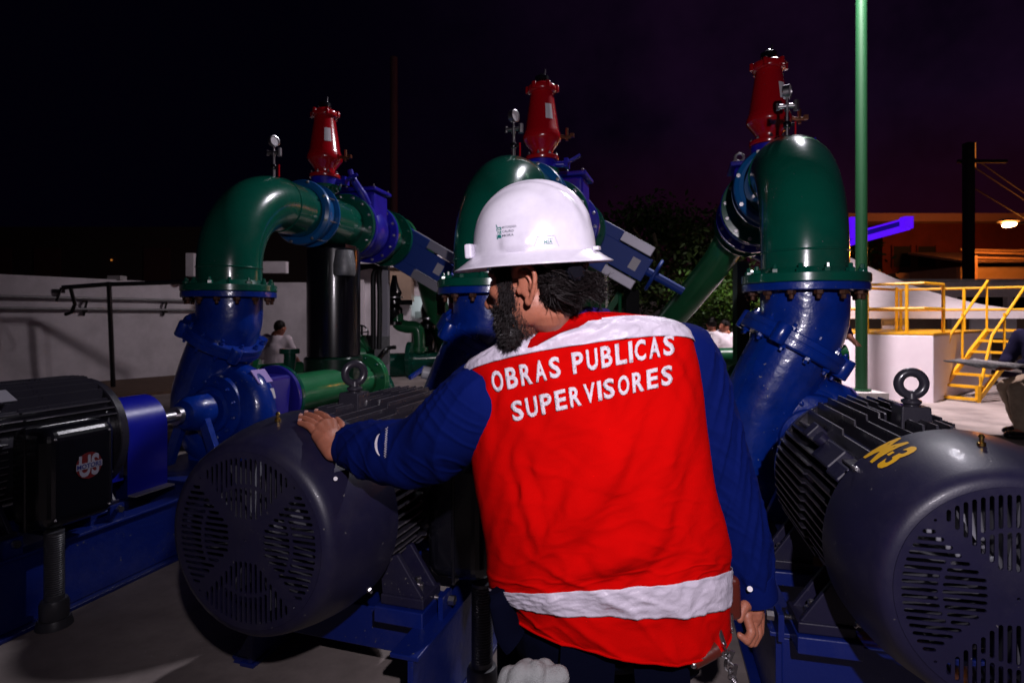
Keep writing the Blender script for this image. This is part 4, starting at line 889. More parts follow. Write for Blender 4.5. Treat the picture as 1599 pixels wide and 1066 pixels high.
def torso_pt(lv, ph, off=0.0):
    xl, yl, xm, ym, xr, yr, Yc, d, yw = cr(LV, lv)
    L = P(xl, yl, Yc+yw); Rr = P(xr, yr, Yc-yw*.3); Mb = P(xm, ym, Yc-d)
    C = (L+Rr)/2; W = (Rr-L)/2; c, s = math.cos(ph), math.sin(ph)
    sg = lambda x, p: math.copysign(abs(x)**p, x)
    cc, ss = sg(c, .88), sg(s, .92)
    if s >= 0: p = C+W*cc+(Mb-C)*ss
    else: p = C+W*cc+Vector((0, d*.95, (.0)))*(-ss)
    ctr = Vector((C.x, C.y, p.z)); n = Vector((p.x-ctr.x, p.y-ctr.y, 0)); n.normalize()
    return p+n*off
def folds(lv, ph):                                    # cloth relief in metres
    a = math.cos(ph); b = lv; back = max(0, math.sin(ph)); h = 0
    for a0, b0, a1, b1, w, amp in ((-.25, 8.9, .22, 7.2, .16, .0065), (-.55, 9.8, -.1, 8.4, .15, .006), (.05, 9.9, .55, 8.6, .17, .006), (-.75, 8.7, -.35, 7.9, .12, .005), (.35, 8.2, .75, 6.6, .14, .005), (-.05, 7.6, .3, 6.2, .15, .004),
                                   (-.4, 12.6, .6, 12.75, .10, .005), (-.1, 13.2, .6, 12.95, .10, .005), (.15, 4.0, .22, 6.2, .08, .003), (-.5, 6.9, -.42, 9.2, .07, .004), (.62, 4.6, .85, 6.2, .07, .004), (-.7, 4.6, -.78, 6.4, .07, .003), (.6, 9.4, .8, 10.6, .1, .005), (-.35, 10.2, .3, 9.6, .10, .004)):
        d = Vector((a1-a0, (b1-b0)*.16)); L = d.length; v = Vector((a-a0, (b-b0)*.16)); tt = max(0, min(1, v.dot(d)/L/L)); q = (v-d*tt).length
        h += amp*(math.exp(-(q/w*1.9)**2)-.55*math.exp(-((q-w*1.15)/w*2.2)**2))*math.sin(math.pi*min(1, max(0, tt*.9+.05)))**.5
    x, y = a*3.1, b*.9
    h += .0018*math.sin(x*2.3+y*1.7+math.sin(y*2.1))+.0012*math.sin(x*5.1-y*2.9)+.0007*math.sin(x*11+y*7)
    def rid(x_, y_, z_): return (1-abs(mn.noise(Vector((x_, y_, z_))))*1.9)
    low = min(1, max(.25, (lv-5)/5))
    q_ = a*2.4-b*.9+.5*mn.noise(Vector((a*1.5, b*.6, 3)))
    c1 = max(0, rid(q_*1.0, b*.42+a*.6, 1.7)-.62); c2 = max(0, rid(a*3.4+b*.8, b*1.3-a*1.2, 7.1)-.66); c3 = max(0, rid(a*7+b*1.6, b*2.6, 4.4)-.7)
    h += (.0075*c1+.0050*c2)*low+.0022*c3
    return h*1.6*back*min(1, lv/1.5)
def loft(l0, l1, nl, off, nph=120, relief=1.0, ph0=0, ph1=2*math.pi, top_r=0, extra=None):
    mb = MB(); full = ph1-ph0 > 6.2; k = nph if full else nph+1
    for i in range(nl+1):
        lv = l0+(l1-l0)*i/nl
        for j in range(k):
            ph = ph0+(ph1-ph0)*j/nph; o = off+relief*folds(lv, ph)+(extra(lv, ph) if extra else 0)
            mb.v.append(tuple(torso_pt(lv, ph, o)))
    for i in range(nl):
        for j in range(nph):
            j2 = (j+1) % k if full else j+1; mb.f.append((i*k+j, i*k+j2, (i+1)*k+j2, (i+1)*k+j))
    return mb
def solidify(o, th): s = o.modifiers.new('s', 'SOLIDIFY'); s.thickness = th; s.offset = -1; return o
vm = loft(0.0, 13.0, 300, .006, 300)
vest = put('vest', vm, M_vest, person, angle=80); solidify(vest, .003)
put('hem_piping', MB().tube([torso_pt(12.985, 2*math.pi*k/140, .0065+folds(12.985, 2*math.pi*k/140)) for k in range(140)], .0028, 8, closed=True), M_vest, vest)
def patch(name, l0f, l1f, m, off, n=10, nph=280, ph0=R(-8), ph1=R(188), parent=vest, jag=0):
    mb = MB()
    for i in range(n+1):
        for j in range(nph+1):
            ph = ph0+(ph1-ph0)*j/nph; a = math.cos(ph); l0 = l0f(a); l1 = l1f(a); lv = l0+(l1-l0)*i/n
            wr_ = .0030*max(0, 1-abs(mn.noise(Vector((a*9+i*.05, i*.16-a*3, l0f(0)))))*2.4-.45)+.0012*mn.noise(Vector((a*16, i*.12, 2)))
            mb.v.append(tuple(torso_pt(lv, ph, off+folds(lv, ph)+wr_*jag)))
    for i in range(n):
        for j in range(nph): mb.f.append((i*(nph+1)+j, i*(nph+1)+j+1, (i+1)*(nph+1)+j+1, (i+1)*(nph+1)+j))
    return solidify(put(name, mb, m, parent, angle=80), .0012)
patch('shoulder_tape', lambda a: 1.55+.25*math.sin(a*9)*.3+.8*abs(a)**3, lambda a: 4.05, M_refl, .0105, 24, jag=1)
patch('waist_tape', lambda a: 10.95, lambda a: 12.0, M_refl, .0105, 22, ph0=0, ph1=2*math.pi, jag=1)
patch('collar_band', lambda a: -0.0, lambda a: .62, mat('vest_collar_red', (.42, .0012, .0015), .9, bump=.15, bscale=300, spec=.03), .012, 5, ph0=0, ph1=2*math.pi)
bvh = BVHTree.FromPolygons([Vector(v) for v in vm.v], vm.f)
camv = Vector((0, 0, CAMZ))
def cast(tree_, px, py, off, fallback=1.15):
    d = (P(px, py, 1)-camv).normalized(); hit = tree_.ray_cast(camv, d)
    if hit[0] is None: return P(px, py, fallback)
    return hit[0]-d*off
def text_px(s, mapping, tree_, off, bold=0, sub=2):
    m = text_mb(s, bold, sub); m.v = [tuple(cast(tree_, *mapping(v[0], v[1]), off)) for v in m.v]; return m
# embroidered lettering, glyph by glyph (thread strokes stand proud)
def line_text(words, x0, y0, x1, y1, h, arc, wid, name):
    tot = len(words); n = tot
    for i, ch in enumerate(words):
        if ch == ' ': continue
        ws = [{'I': .35, ' ': .62}.get(c, 1) for c in words]; s0 = sum(ws[:i])/sum(ws); s1 = sum(ws[:i+1])/sum(ws); g0, g1 = s0+(s1-s0)*.09, s1-(s1-s0)*.13
        def mp(u, v):
            k = g0+(g1-g0)*u; x = x0+(x1-x0)*k; y = y0+(y1-y0)*k-arc*math.sin(math.pi*k); 
            return x+v*h*.0-v*h*-.0 - v*h*.16*(0.5-k+.6)*1.0, y-v*h
        mb = text_px(ch, mp, bvh, .0022,   .03 if ch != 'I' else .0, 2)
        solidify(put('letter', mb, M_thread, vest, smooth=True, angle=80), .0016)
line_text('OBRAS PUBLICAS', 769, 614, 1056, 553, 33, 3, 1, 'a')
line_text('SUPERVISORES', 800, 659, 1053, 599, 31, 1, 1, 'b')

# ---- body (skin): head, neck, hidden torso, arms, hands, legs in one mesh
HC = Vector((.050, 1.195, 1.343)); YAW = R(24)
Fv = Vector((-math.cos(YAW), math.sin(YAW), -.16)).normalized(); Lv_ = Vector((-math.sin(YAW), -math.cos(YAW), .02)).normalized(); Uv = Fv.cross(-Lv_).normalized()
if Uv.z < 0: Uv = -Uv
HM = Matrix((Fv, Lv_, Uv)).transposed()
def h(f, l, u): return HC+HM @ Vector((f, l, u))
body = MB()
body.ball(h(-.008, 0, .035), (.096, .077, .092), 32, 20, HM)
body.ball(h(.035, 0, -.015), (.062, .066, .085), 28, 16, HM)       # face
body.ball(h(.045, 0, -.072), (.048, .050, .042), 20, 12, HM)       # jaw
body.ball(h(.072, 0, -.088), (.022, .024, .018), 14, 10, HM)       # chin
body.ball(h(.016, .036, -.045), (.056, .030, .046), 20, 12, HM); body.ball(h(.016, -.036, -.045), (.056, .030, .046), 20, 12, HM)
body.ball(h(.082, 0, .030), (.016, .045, .012), 16, 10, HM)        # brow
body.chain([h(.088, 0, .015), h(.100, 0, -.012), h(.112, 0, -.028)], [.009, .011, .013], 12)   # nose
body.ball(h(.100, .012, -.032), .009, 10, 8); body.ball(h(.100, -.012, -.032), .009, 10, 8)
body.ball(h(.094, 0, -.054), (.012, .022, .006), 14, 8, HM); body.ball(h(.092, 0, -.063), (.012, .020, .007), 14, 8, HM)   # lips
body.ball(h(.060, .045, -.01), (.028, .022, .022), 14, 8, HM); body.ball(h(.060, -.045, -.01), (.028, .022, .022), 14, 8, HM)
body.chain([h(-.005, .0, -.02), h(-.018, .0, -.055), Vector((.102, 1.258, 1.238)), Vector((.118, 1.295, 1.16))], [.062, .055, .047, .052], 20)
body.chain([h(-.005, .0, -.055), Vector((.088, 1.252, 1.21)), Vector((.09, 1.275, 1.16))], [.042, .042, .042], 16)
# torso core
tl = loft(1.2, 12.4, 40, -.022, 60, 0); n0 = len(body.v)
k = 60; nl = 41
tl.f.append(tuple(range(60))[::-1]); tl.f.append(tuple((nl-1)*60+i for i in range(60)))
body.add(tl.v, tl.f)
# left arm (reaching to the motor)
SL = Vector((-.045, 1.315, 1.095)); EL = Vector((-.235, 1.43, .935)); WL = Vector((-.462, 1.595, .930))
body.chain([SL, SL.lerp(EL, .5), EL, EL.lerp(WL, .4), WL], [.062, .052, .044, .042, .029], 16)
# hand on the cover: build in a frame lying on the surface
def cover_pt(e, tt, hgt):
    r_ = np.interp(tt, [.036, .075, .12, .165, .21, .27], [.272, .284, .295, .303, .308, .310])+hgt
    zz = math.sqrt(max(0, 1-(e/r_)**2))*r_
    return UM(2) @ Vector((e, tt, ZS+zz))
wr_p = cover_pt(.212, .085, .030)
kn = [cover_pt(.148, .105, .017), cover_pt(.138, .130, .020), cover_pt(.136, .156, .021), cover_pt(.140, .182, .019)]
for q in kn: body.chain([wr_p, wr_p.lerp(q, .5)+Vector((0, 0, .004)), q], [.026, .024, .0165], 14)
body.chain([kn[0], kn[1], kn[2], kn[3]], [.0145, .0155, .0155, .015], 12)
fl = [(.116, .118, .090, .126, .070, .130), (.100, .144, .070, .155, .050, .160), (.098, .172, .066, .184, .046, .190), (.108, .200, .078, .214, .058, .222)]
for q, c in zip(kn, fl):
    body.chain([q, cover_pt(c[0], c[1], .017), cover_pt(c[2], c[3], .012), cover_pt(c[4], c[5], .0085)], [.0108, .0104, .0092, .0078], 12)
body.chain([wr_p.lerp(kn[3], .35), cover_pt(.175, .185, .014), cover_pt(.150, .215, .012), cover_pt(.125, .232, .009)], [.018, .0135, .0115, .0095], 12)
# right arm hanging
SR = P(1078, 560, 1.33); ER = P(1140, 770, 1.36); WR = P(1178, 925, 1.36)
body.chain([SR, SR.lerp(ER, .5), ER, ER.lerp(WR, .4), WR], [.062, .052, .044, .04, .028], 16)
pr = P(1176, 946, 1.36); body.ball(pr, (.020, .036, .046), 16, 10)
knR = [P(1166, 962, 1.335), P(1174, 966, 1.345), P(1182, 966, 1.365), P(1187, 962, 1.385)]
for i_, q in enumerate(knR):
    body.chain([WR, q], [.02, .0115], 10)
    b1 = q+Vector((.006-.004*i_, -.012, -.030)); b2 = b1+Vector((-.016, -.014, -.012)); b3 = b2+Vector((-.016, .002, .012))
    body.chain([q, b1, b2, b3], [.0112, .0102, .0092, .0078], 10)
body.chain([WR+Vector((-.012, -.01, -.02)), P(1163, 945, 1.32), P(1157, 956, 1.31), P(1155, 966, 1.305)], [.016, .0125, .0105, .0088], 10)
# legs: half crouch
HPL, HPR = Vector((.12, 1.30, .60)), Vector((.33, 1.30, .60))
KL, KR = Vector((.04, 1.68, .50)), Vector((.36, 1.70, .50)); AL, AR = Vector((.04, 1.50, .09)), Vector((.36, 1.52, .09))
for H_, K_, A_ in ((HPL, KL, AL), (HPR, KR, AR)):
    body.chain([H_, H_.lerp(K_, .5), K_, K_.lerp(A_, .4), A_, A_+Vector((0, .12, -.04))], [.10, .085, .062, .06, .042, .04], 14)
ear_c = h(-.010, .079, -.015)
def earp(f, u, l=0): return ear_c+HM @ Vector((f*1.35+.003, l*1.5+(.004 if f < 0 else 0), u*1.05))
oe = [(-.004, -.034, .0), (-.012, -.020, .006), (-.020, .0, .010), (-.022, .018, .012), (-.014, .032, .011), (.0, .036, .008), (.012, .030, .004), (.016, .018, .0)]
EO = smooth_path([earp(a, b_, c) for a, b_, c in oe], 3)
body.tube(EO, [.0052]*len(EO), 8); body.ball(earp(-.002, -.030, .001), (.008, .006, .010), 10, 8, HM); body.ball(earp(.012, -.006, -.002), (.006, .006, .010), 10, 8, HM)
body.ball(earp(-.004, .004, -.003), (.021, .006, .034), 14, 10, HM)
ia = smooth_path([earp(-.008, -.012, .003), earp(-.012, .004, .005), earp(-.006, .018, .005), earp(.006, .022, .002)], 3); body.tube(ia, [.0036]*len(ia), 8)
bme = remesh(body, M_skin, .0028, 5, .5); bme.transform(Matrix.Translation(-OFF[person]))
put('body', bme, M_skin, person)
for s in (1, -1):
    e_ = put('eye', MB().ball(h(.079, .031*s, .006), .0115, 16, 12), mat('eye_white', (.7, .68, .7), .15), person); put('iris', MB().ball(h(.0875, .031*s, .005), .0042, 10, 8), M_print, e_)
put('eyebrow', MB().tube([h(.088, .012, .030), h(.084, .034, .034), h(.070, .052, .028)], [.004, .005, .003], 8), M_hair, person)
for q0, q1 in ((cover_pt(.066, .131, .0165), cover_pt(.075, .129, .0175)), (cover_pt(.046, .161, .0165), cover_pt(.056, .158, .0175)), (cover_pt(.042, .191, .0165), cover_pt(.052, .188, .0175)), (cover_pt(.054, .223, .0165), cover_pt(.064, .219, .0175))):
    put('fingernail', MB().tube([q0, q1], [.0045, .0052], 8, flat=.4), mat('nail_pink', (.55, .30, .26), .3), person)
# ---- shirt
def cloth_noise(sc, amp):
    def f(co, n):
        x, y, z = co*sc
        return amp*(math.sin(x*3.1+1.7*math.sin(z*2.3+y))+.6*math.sin(z*6.3+x*4.1+math.sin(y*5))+.4*math.sin(x*9+z*8.1-y*7))
    return f
sh = MB()
tl = loft(.6, 12.3, 60, -.010, 90, .9); nl = 61
tl.f.append(tuple(range(90))[::-1]); tl.f.append(tuple((nl-1)*90+i for i in range(90))); sh.add(tl.v, tl.f)
cuffL = [Vector((-.06, 1.31, 1.075)), Vector((-.13, 1.345, 1.015)), EL+Vector((.01, .0, .005)), EL.lerp(WL, .35)+Vector((0, 0, -.012)), EL.lerp(WL, .7)+Vector((0, 0, -.014)), WL+Vector((.012, -.008, -.012))]
cl_ = smooth_path(cuffL, 8); rl = [float(cr([[.098], [.092], [.085], [.080], [.072], [.056]], i/8)[0]) for i in range(len(cl_))]
sh.tube(cl_, rl, 40); sh.ball(cuffL[0], .098, 24, 16)
cuffR = [P(1062, 560, 1.32), P(1093, 640, 1.34), P(1117, 720, 1.35), P(1143, 800, 1.36), P(1164, 870, 1.36), P(1180, 932, 1.36)]
cr_ = smooth_path(cuffR, 8); rr_ = [float(cr([[.086], [.080], [.074], [.070], [.060], [.042]], i/8)[0]) for i in range(len(cr_))]
sh.tube(cr_, rr_, 40); sh.ball(cuffR[0], .086, 24, 16)
def arm_crease(co, A_, B_, seed):
    ax_ = (B_-A_).normalized(); v = co-A_; s_ = v.dot(ax_); rad = v-ax_*s_; an = math.atan2(rad.dot(Vector((0, 0, 1))), rad.dot(ax_.cross(Vector((0, 0, 1)))))
    w_ = Vector((s_*11+math.sin(an)*1.5, math.cos(an)*1.1, seed)); w2 = Vector((s_*24-math.sin(an)*2.2, math.cos(an)*2.0, seed+5))
    k1 = max(0, 1-abs(mn.noise(w_))*2.2-.35); k2 = max(0, 1-abs(mn.noise(w2))*2.2-.5)
    return .0095*k1+.0045*k2-.002
def shirt_disp(co, n):
    v = co*7.5
    d = .003*mn.noise(v)+.0016*mn.noise(co*22)
    if co.x < -.03 and co.z < 1.17: d += arm_crease(co, SL, WL, 2.3)*max(0, min(1, (-.03-co.x)*18))
    elif co.x > .40: d += arm_crease(co, SR, WR, 8.1)*max(0, min(1, (co.x-.40)*18))
    elif co.z < .75: k_ = max(0, 1-abs(mn.noise(Vector((co.x*6, co.y*6, co.z*13))))*2.2-.35); d += .007*k_
    return d
sme = remesh(sh, M_shirt, .0040, 5, .5, shirt_disp); sme.transform(Matrix.Translation(-OFF[person]))
shirt = put('shirt', sme, M_shirt, person)
cd = (WL-cuffL[-2]).normalized(); cfe = cuffL[-1]
put('cuff', MB().lathe([(.052, -.06), (.061, -.055), (.060, -.012), (.058, 0), (.050, -.004), (.048, -.05)], cfe, cd, 40, cap=False), M_shirt, shirt)
put('cuff_button', MB().cyl(P(524, 747, 1.535), P(524, 747, 1.531), .0055, 12), M_lab, shirt)
cdr = (cuffR[-1]-cuffR[-2]).normalized(); put('cuff', MB().lathe([(.044, -.06), (.053, -.055), (.052, -.01), (.049, .004), (.041, 0), (.040, -.05)], cuffR[-1], cdr, 36, cap=False), M_shirt, shirt)
put('cuff_button', MB().cyl(P(1171, 919, 1.302), P(1171, 919, 1.297), .006, 14), M_lab, shirt)
# sleeve emblem
sb = BVHTree.FromPolygons([v.co+OFF[person] for v in sme.vertices], [tuple(p.vertices) for p in sme.polygons])
em = MB(); arcp = [cast(sb, 596-9*math.sin(a), 694-18*math.cos(a), .002, 1.45) for a in np.linspace(.35, 2.8, 12)]
em.tube(arcp, [.0008+.0026*math.sin(math.pi*i/11) for i in range(12)], 6); 
put('sleeve_emblem', em, M_thread, shirt)
sq_ = MB().tube([cast(sb, 602+2.0*math.sin(k*1.9)+k*.07-.9, 714-k*1.15, .0012, 1.45) for k in range(42)], .0009, 5)
put('sleeve_stitching', sq_, M_thread, shirt)
# shirt collar round the neck
def neck_ring(lo, n=64):
    L = []
    for k in range(n):
        a = 2*math.pi*k/n; c = Vector((.107, 1.262, 1.232)); L.append(c)
    return L
def ringpt(a, rx_, ry_, zc, tilt=0):
    x = math.cos(a)*rx_; y = -math.sin(a)*ry_
    return Vector((.117+x, 1.262+y, zc+.34*x+(.012*math.sin(a))))
n_ = 72
def collar_rows(rows):
    cm = MB()
    for rx_, ry_, dz in rows:
        for k in range(n_):
            a = 2*math.pi*k/n_; x = .117+math.cos(a)*rx_; xe = .117+math.cos(a)*.092
            z = float(np.interp(xe, [.02, .028, .045, .066, .105, .152, .198, .22], [1.200, 1.212, 1.232, 1.253, 1.277, 1.291, 1.287, 1.285]))
            cm.v.append((x, 1.245-math.sin(a)*ry_, z+dz))
    for i in range(len(rows)-1):
        for k in range(n_): cm.f.append((i*n_+k, i*n_+(k+1) % n_, (i+1)*n_+(k+1) % n_, (i+1)*n_+k))
    return cm
put('shirt_collar', collar_rows([(.084, .070, -.035), (.088, .074, -.003), (.091, .077, .001), (.095, .080, -.004), (.099, .083, -.022)]), M_collar, person, angle=80)
put('vest_neck_band', collar_rows([(.096, .080, -.024), (.100, .083, -.012), (.103, .086, -.0095), (.107, .088, -.017), (.109, .088, -.025), (.104, .076, -.036)]), MATS['vest_collar_red'], vest, angle=80)
# ---- trousers, belt, shoes
tr = MB()
tr.ball((.215, 1.30, .62), (.185, .14, .13), 28, 18)
for H_, K_, A_ in ((HPL, KL, AL), (HPR, KR, AR)):
    tr.chain([H_+Vector((0, 0, -.01)), H_.lerp(K_, .5), K_, K_.lerp(A_, .5), A_+Vector((0, 0, .02))], [.125, .108, .088, .08, .07], 18)
tme = remesh(tr, M_pants, .007, 5, .5, shirt_disp); tme.transform(Matrix.Translation(-OFF[person])); trs = put('trousers', tme, M_pants, person)
for A_ in (AL, AR):
    sm = MB().ball(A_+Vector((0, .07, -.035)), (.05, .15, .05), 20, 12).ball(A_, (.05, .055, .07), 16, 10); put('boot', sm, M_black, person)
bl = MB(); bp2 = [(.215+.180*math.cos(a), 1.30-.148*math.sin(a), .635+.01*math.sin(2*a)) for a in np.linspace(0, 2*math.pi, 60)[:-1]]
put('belt', MB().tube(bp2, .018, 8, closed=True, flat=.4), M_leather, person)
put('back_pocket', MB().box((.15, 1.157, .56), (.11, .012, .11), Matrix.Rotation(R(3), 3, 'Y')), M_pants, trs, smooth=False)
put('back_pocket', MB().box((.30, 1.155, .55), (.11, .012, .11), Matrix.Rotation(R(-5), 3, 'Y')), M_pants, trs, smooth=False)
st = MB().tube(smooth_path([P(780, 918, 1.2), P(786, 945, 1.2), P(795, 985, 1.2), P(805, 1000, 1.2)], 5), [.028]*3+[.034]*13, 14, flat=.5)
put('shirt_tail', st, M_pants, person)
# things on the belt
t = thing('phone_pouch', P(1140, 930, 1.2), 'brown leather pouch hanging on the belt at his right hip', 'pouch')
bevel(put('pouch', MB().box(P(1137, 932, 1.24), (.050, .03, .092), Matrix.Rotation(R(-3), 3, 'Y')), M_leather, t, smooth=False), .012, 4)
put('clip', MB().cyl(P(1142, 958, 1.2), P(1143, 984, 1.2), .004, 8), M_steel, t)
t = thing('key_chain', P(1125, 975, 1.2), 'shiny metal clip chain hanging from his belt', 'key chain')
ch = [P(1118, 968, 1.17), P(1125, 990, 1.165), P(1132, 1012, 1.16), P(1136, 1035, 1.16), P(1142, 1060, 1.16), P(1147, 1085, 1.16)]
put('rod', MB().tube(ch[:2]+[P(1131, 1008, 1.16)], .0055, 8), M_steel, t)
lm = MB().ring((0, 0, 0), (0, 1, 0), .0075, .0022, 14, 6)
for k in range(7):
    q = P(1131+k*2.6, 1012+k*9.5, 1.155); put('link', MB().ring(q, (math.cos(k*1.4), math.sin(k*1.4), .2), .0085, .0022, 14, 6), M_steel, t)
put('key', MB().box(P(1139, 1026, 1.157), (.012, .004, .03), Matrix.Rotation(R(20), 3, 'Y')).box(P(1146, 1056, 1.157), (.008, .003, .05), Matrix.Rotation(R(10), 3, 'Y')), M_steel, t)
t = thing('multitool', P(1100, 1035, 1.15), 'steel tool poking out of the right back pocket', 'tool')
put('handle', MB().cyl(P(1083, 1036, 1.13), P(1118, 1012, 1.15), .011, 12, .016), M_leather, t); put('tip', MB().ball(P(1083, 1037, 1.128), .007, 10, 8), M_steel, t)
rg_ = MB()
for k in range(9):
    x0_ = 792+k*9.5; top = 1046+6*math.sin(k*1.9)+abs(k-4)*1.6; yy = 1.085+.012*math.sin(k*2.3)
    rg_.tube(smooth_path([P(x0_+6, top+70, yy+.05), P(x0_+3, top+12, yy+.02), P(x0_+2+4*math.sin(k), top, yy-.004), P(x0_-4+3*math.cos(k*1.3), top+26, yy-.018), P(x0_-8, top+80, yy-.02)], 5), [.0145+.005*abs(math.sin(k*1.4+j*.35)) for j in range(21)], 12)
rme = remesh(rg_, M_rag, .003, 7, .5, lambda co, n: .0022*mn.noise(co*55))
o = bpy.data.objects.new('rag', rme); COL.objects.link(o); tag(o, 'crumpled pale grey rag hanging from his back pocket', 'rag')

# ---- hard hat
hat = put('hard_hat', MB(), M_hat, person) if False else None
HO = P(834, 404, 1.195); HO.z += .0
hf = Vector((-math.cos(R(20)), math.sin(R(20)), -.030)).normalized(); hl = Vector((-math.sin(R(20)), -math.cos(R(20)), -.085)); hl = (hl-hf*hl.dot(hf)).normalized(); hu = hf.cross(-hl).normalized()
if hu.z < 0: hu = -hu
HH = Matrix((hf, hl, hu)).transposed()
def hp(f, l, u): return HO+HH @ Vector((f, l, u))
NA, NR = 144, 46
def shell(off):
    mb = MB()
    for i in range(NR+1):
        k = i/NR
        for j in range(NA):
            a = 2*math.pi*j/NA; ca, sa = math.cos(a), math.sin(a)
            if k <= .76:                              # dome from the crown down
                th = (k/.76)*R(90); rr = math.sin(th)**.92; z = .139*math.cos(th)**.90 if th < R(89.9) else 0
                f, l = ca*.128*rr, sa*.110*rr
                crest = .0105*(math.exp(-(l/.016)**4))*min(1, (z/.06))*(1 if abs(f) < .12 else 0)
                vsh = .006*math.exp(-((abs(l)-.032-.10*max(0, -f))/.012)**2)*min(1, z/.07)
                z += crest+vsh+.020*0; 
                side = math.exp(-((abs(ca))/.24)**8)*max(0, 1-(z/.036)**4) if z < .036 else 0
                l += math.copysign(.006, sa)*side
                z += .012
            else:
                q = (k-.76)/.24; w_ = .034+.009*max(0, ca)**2+.003*abs(sa)
                f, l = ca*(.128+w_*q), sa*(.110+(w_-.002)*q); z = .012*(1-q)**2-.012*q+.0015*math.sin(math.pi*q)-.006*max(0, ca)**2*q
            p = Vector((f, l, z)); n = Vector((f, l, max(z, .01)*.9)).normalized(); p = p+n*off
            mb.v.append(tuple(hp(*p)))
    for i in range(NR):
        for j in range(NA):
            j2 = (j+1) % NA; mb.f.append((i*NA+j, i*NA+j2, (i+1)*NA+j2, (i+1)*NA+j))
    return mb
hm_ = shell(0)
hatr = put('hard_hat', hm_, M_hat, person, angle=80); s = hatr.modifiers.new('s', 'SOLIDIFY'); s.thickness = .0028; s.offset = -1
hb = BVHTree.FromPolygons([Vector(v) for v in hm_.v], hm_.f)
for s0, u, l in (('MOTORIZADA', 0, 0),): pass
def hat_txt(s, x0, y0, x1, y1, hh, m, bold=.0):
    put('print', text_px(s, lambda u, v: (x0+(x1-x0)*u, y0+(y1-y0)*u-v*hh), hb, .0006, bold, 1), m, hatr)
hat_txt('MOTORIZADA', 784, 357, 806.5, 354.5, 3.4, M_print, .01); hat_txt('CAURO', 784, 363.5, 802, 361.7, 3.6, M_print, .01); hat_txt('MORA', 784, 370, 802, 368, 3.6, M_print, .01)
ek = MB()
def hq(pts): n = len(ek.v); ek.v.extend(tuple(cast(hb, x, y, .0006)) for x, y in pts); ek.f.append(tuple(range(n, n+len(pts))))
for y in (355, 361, 367): hq([(776.5, y), (782.5, y-.6), (783, y+4.6), (777, y+5)])
hq([(774, 351), (775.2, 350.6), (776.4, 354), (776.2, 361), (775, 361.5), (775.4, 356)]); hq([(775, 366), (777, 372), (778, 374), (776, 373)])
put('emblem', ek, M_teal, hatr, smooth=False)
put('emblem_mark', text_px('ER', lambda u, v: (777.6+4*u, 365.5-v*9), hb, .001, 0, 1), M_lab, hatr)
# side slot panel
pl = [(834, 385), (839.5, 369), (866, 367.6), (873, 384)]
ln = MB()
for a, b_ in zip(pl[:-1], pl[1:]):
    ln.tube([cast(hb, a[0]+(b_[0]-a[0])*k/6, a[1]+(b_[1]-a[1])*k/6, .0003) for k in range(7)], .0011, 8)
put('panel_rib', ln, M_hat, hatr)
put('badge', text_px('MSA', lambda u, v: (849.5+13*u, 380.6-1.2*u-v*5.6), hb, .0007, .02, 1), M_teal, hatr)
fr = MB()
for y in (373.4, 381.6): fr.tube([cast(hb, 848+k*3, y-k*.25, .0005) for k in range(6)], .0004, 5)
put('badge_line', fr, M_teal, hatr)
put('small_print', text_px('V', lambda u, v: (841+1.6*u, 377-v*5), hb, .0007, .02, 1), M_print, hatr)
ck = MB(); 
for x, y, w, hh in ((749, 384, 9, 18),): ck.box(hp(.118, .060, .022), (.016, .020, .030), HH)
bevel(put('front_bracket', ck, M_hat, hatr, smooth=False), .004)
bevel(put('rear_stop', MB().box(hp(-.134, .01, .012), (.012, .026, .008), HH), M_hat, hatr, smooth=False), .002)
# suspension band and ratchet knob
bd = [HC+HM @ Vector((.098*math.cos(a)*(1 if math.cos(a) > 0 else 1.02)-.005, .082*math.sin(a), .046-.030*max(0, -math.cos(a)))) for a in np.linspace(0, 2*math.pi, 61)[:-1]]
put('headband', MB().tube(bd, .010, 8, closed=True, flat=.28), mat('headband_grey', (.10, .10, .12), .2, coat=.5), hatr)
rk = P(895, 424, 1.098); rd = (Vector((.35, -.93, 0)))
kb_ = MB().lathe([(.0, .016), (.013, .016), (.017, .012), (.017, .0), (.0, .0)], rk, rd, 28, cap=False)
for k in range(10):
    a = k*2*math.pi/10; x = rd.orthogonal().normalized(); y = rd.normalized().cross(x); kb_.cyl(rk+(x*math.cos(a)+y*math.sin(a))*.0165, rk+(x*math.cos(a)+y*math.sin(a))*.0165+rd.normalized()*.013, .0028, 6)
put('ratchet_knob', kb_, M_black, hatr)
put('nape_strap', MB().tube(smooth_path([P(848, 408, 1.10), P(862, 418, 1.096), P(876, 424, 1.10)], 5), .009, 10, flat=.25), MATS['headband_grey'], hatr)
bevel(put('ratchet_case', MB().box(P(884, 423, 1.108), (.064, .014, .030), Matrix.Rotation(R(14), 3, 'Z')), M_black, hatr, smooth=False), .006, 3)

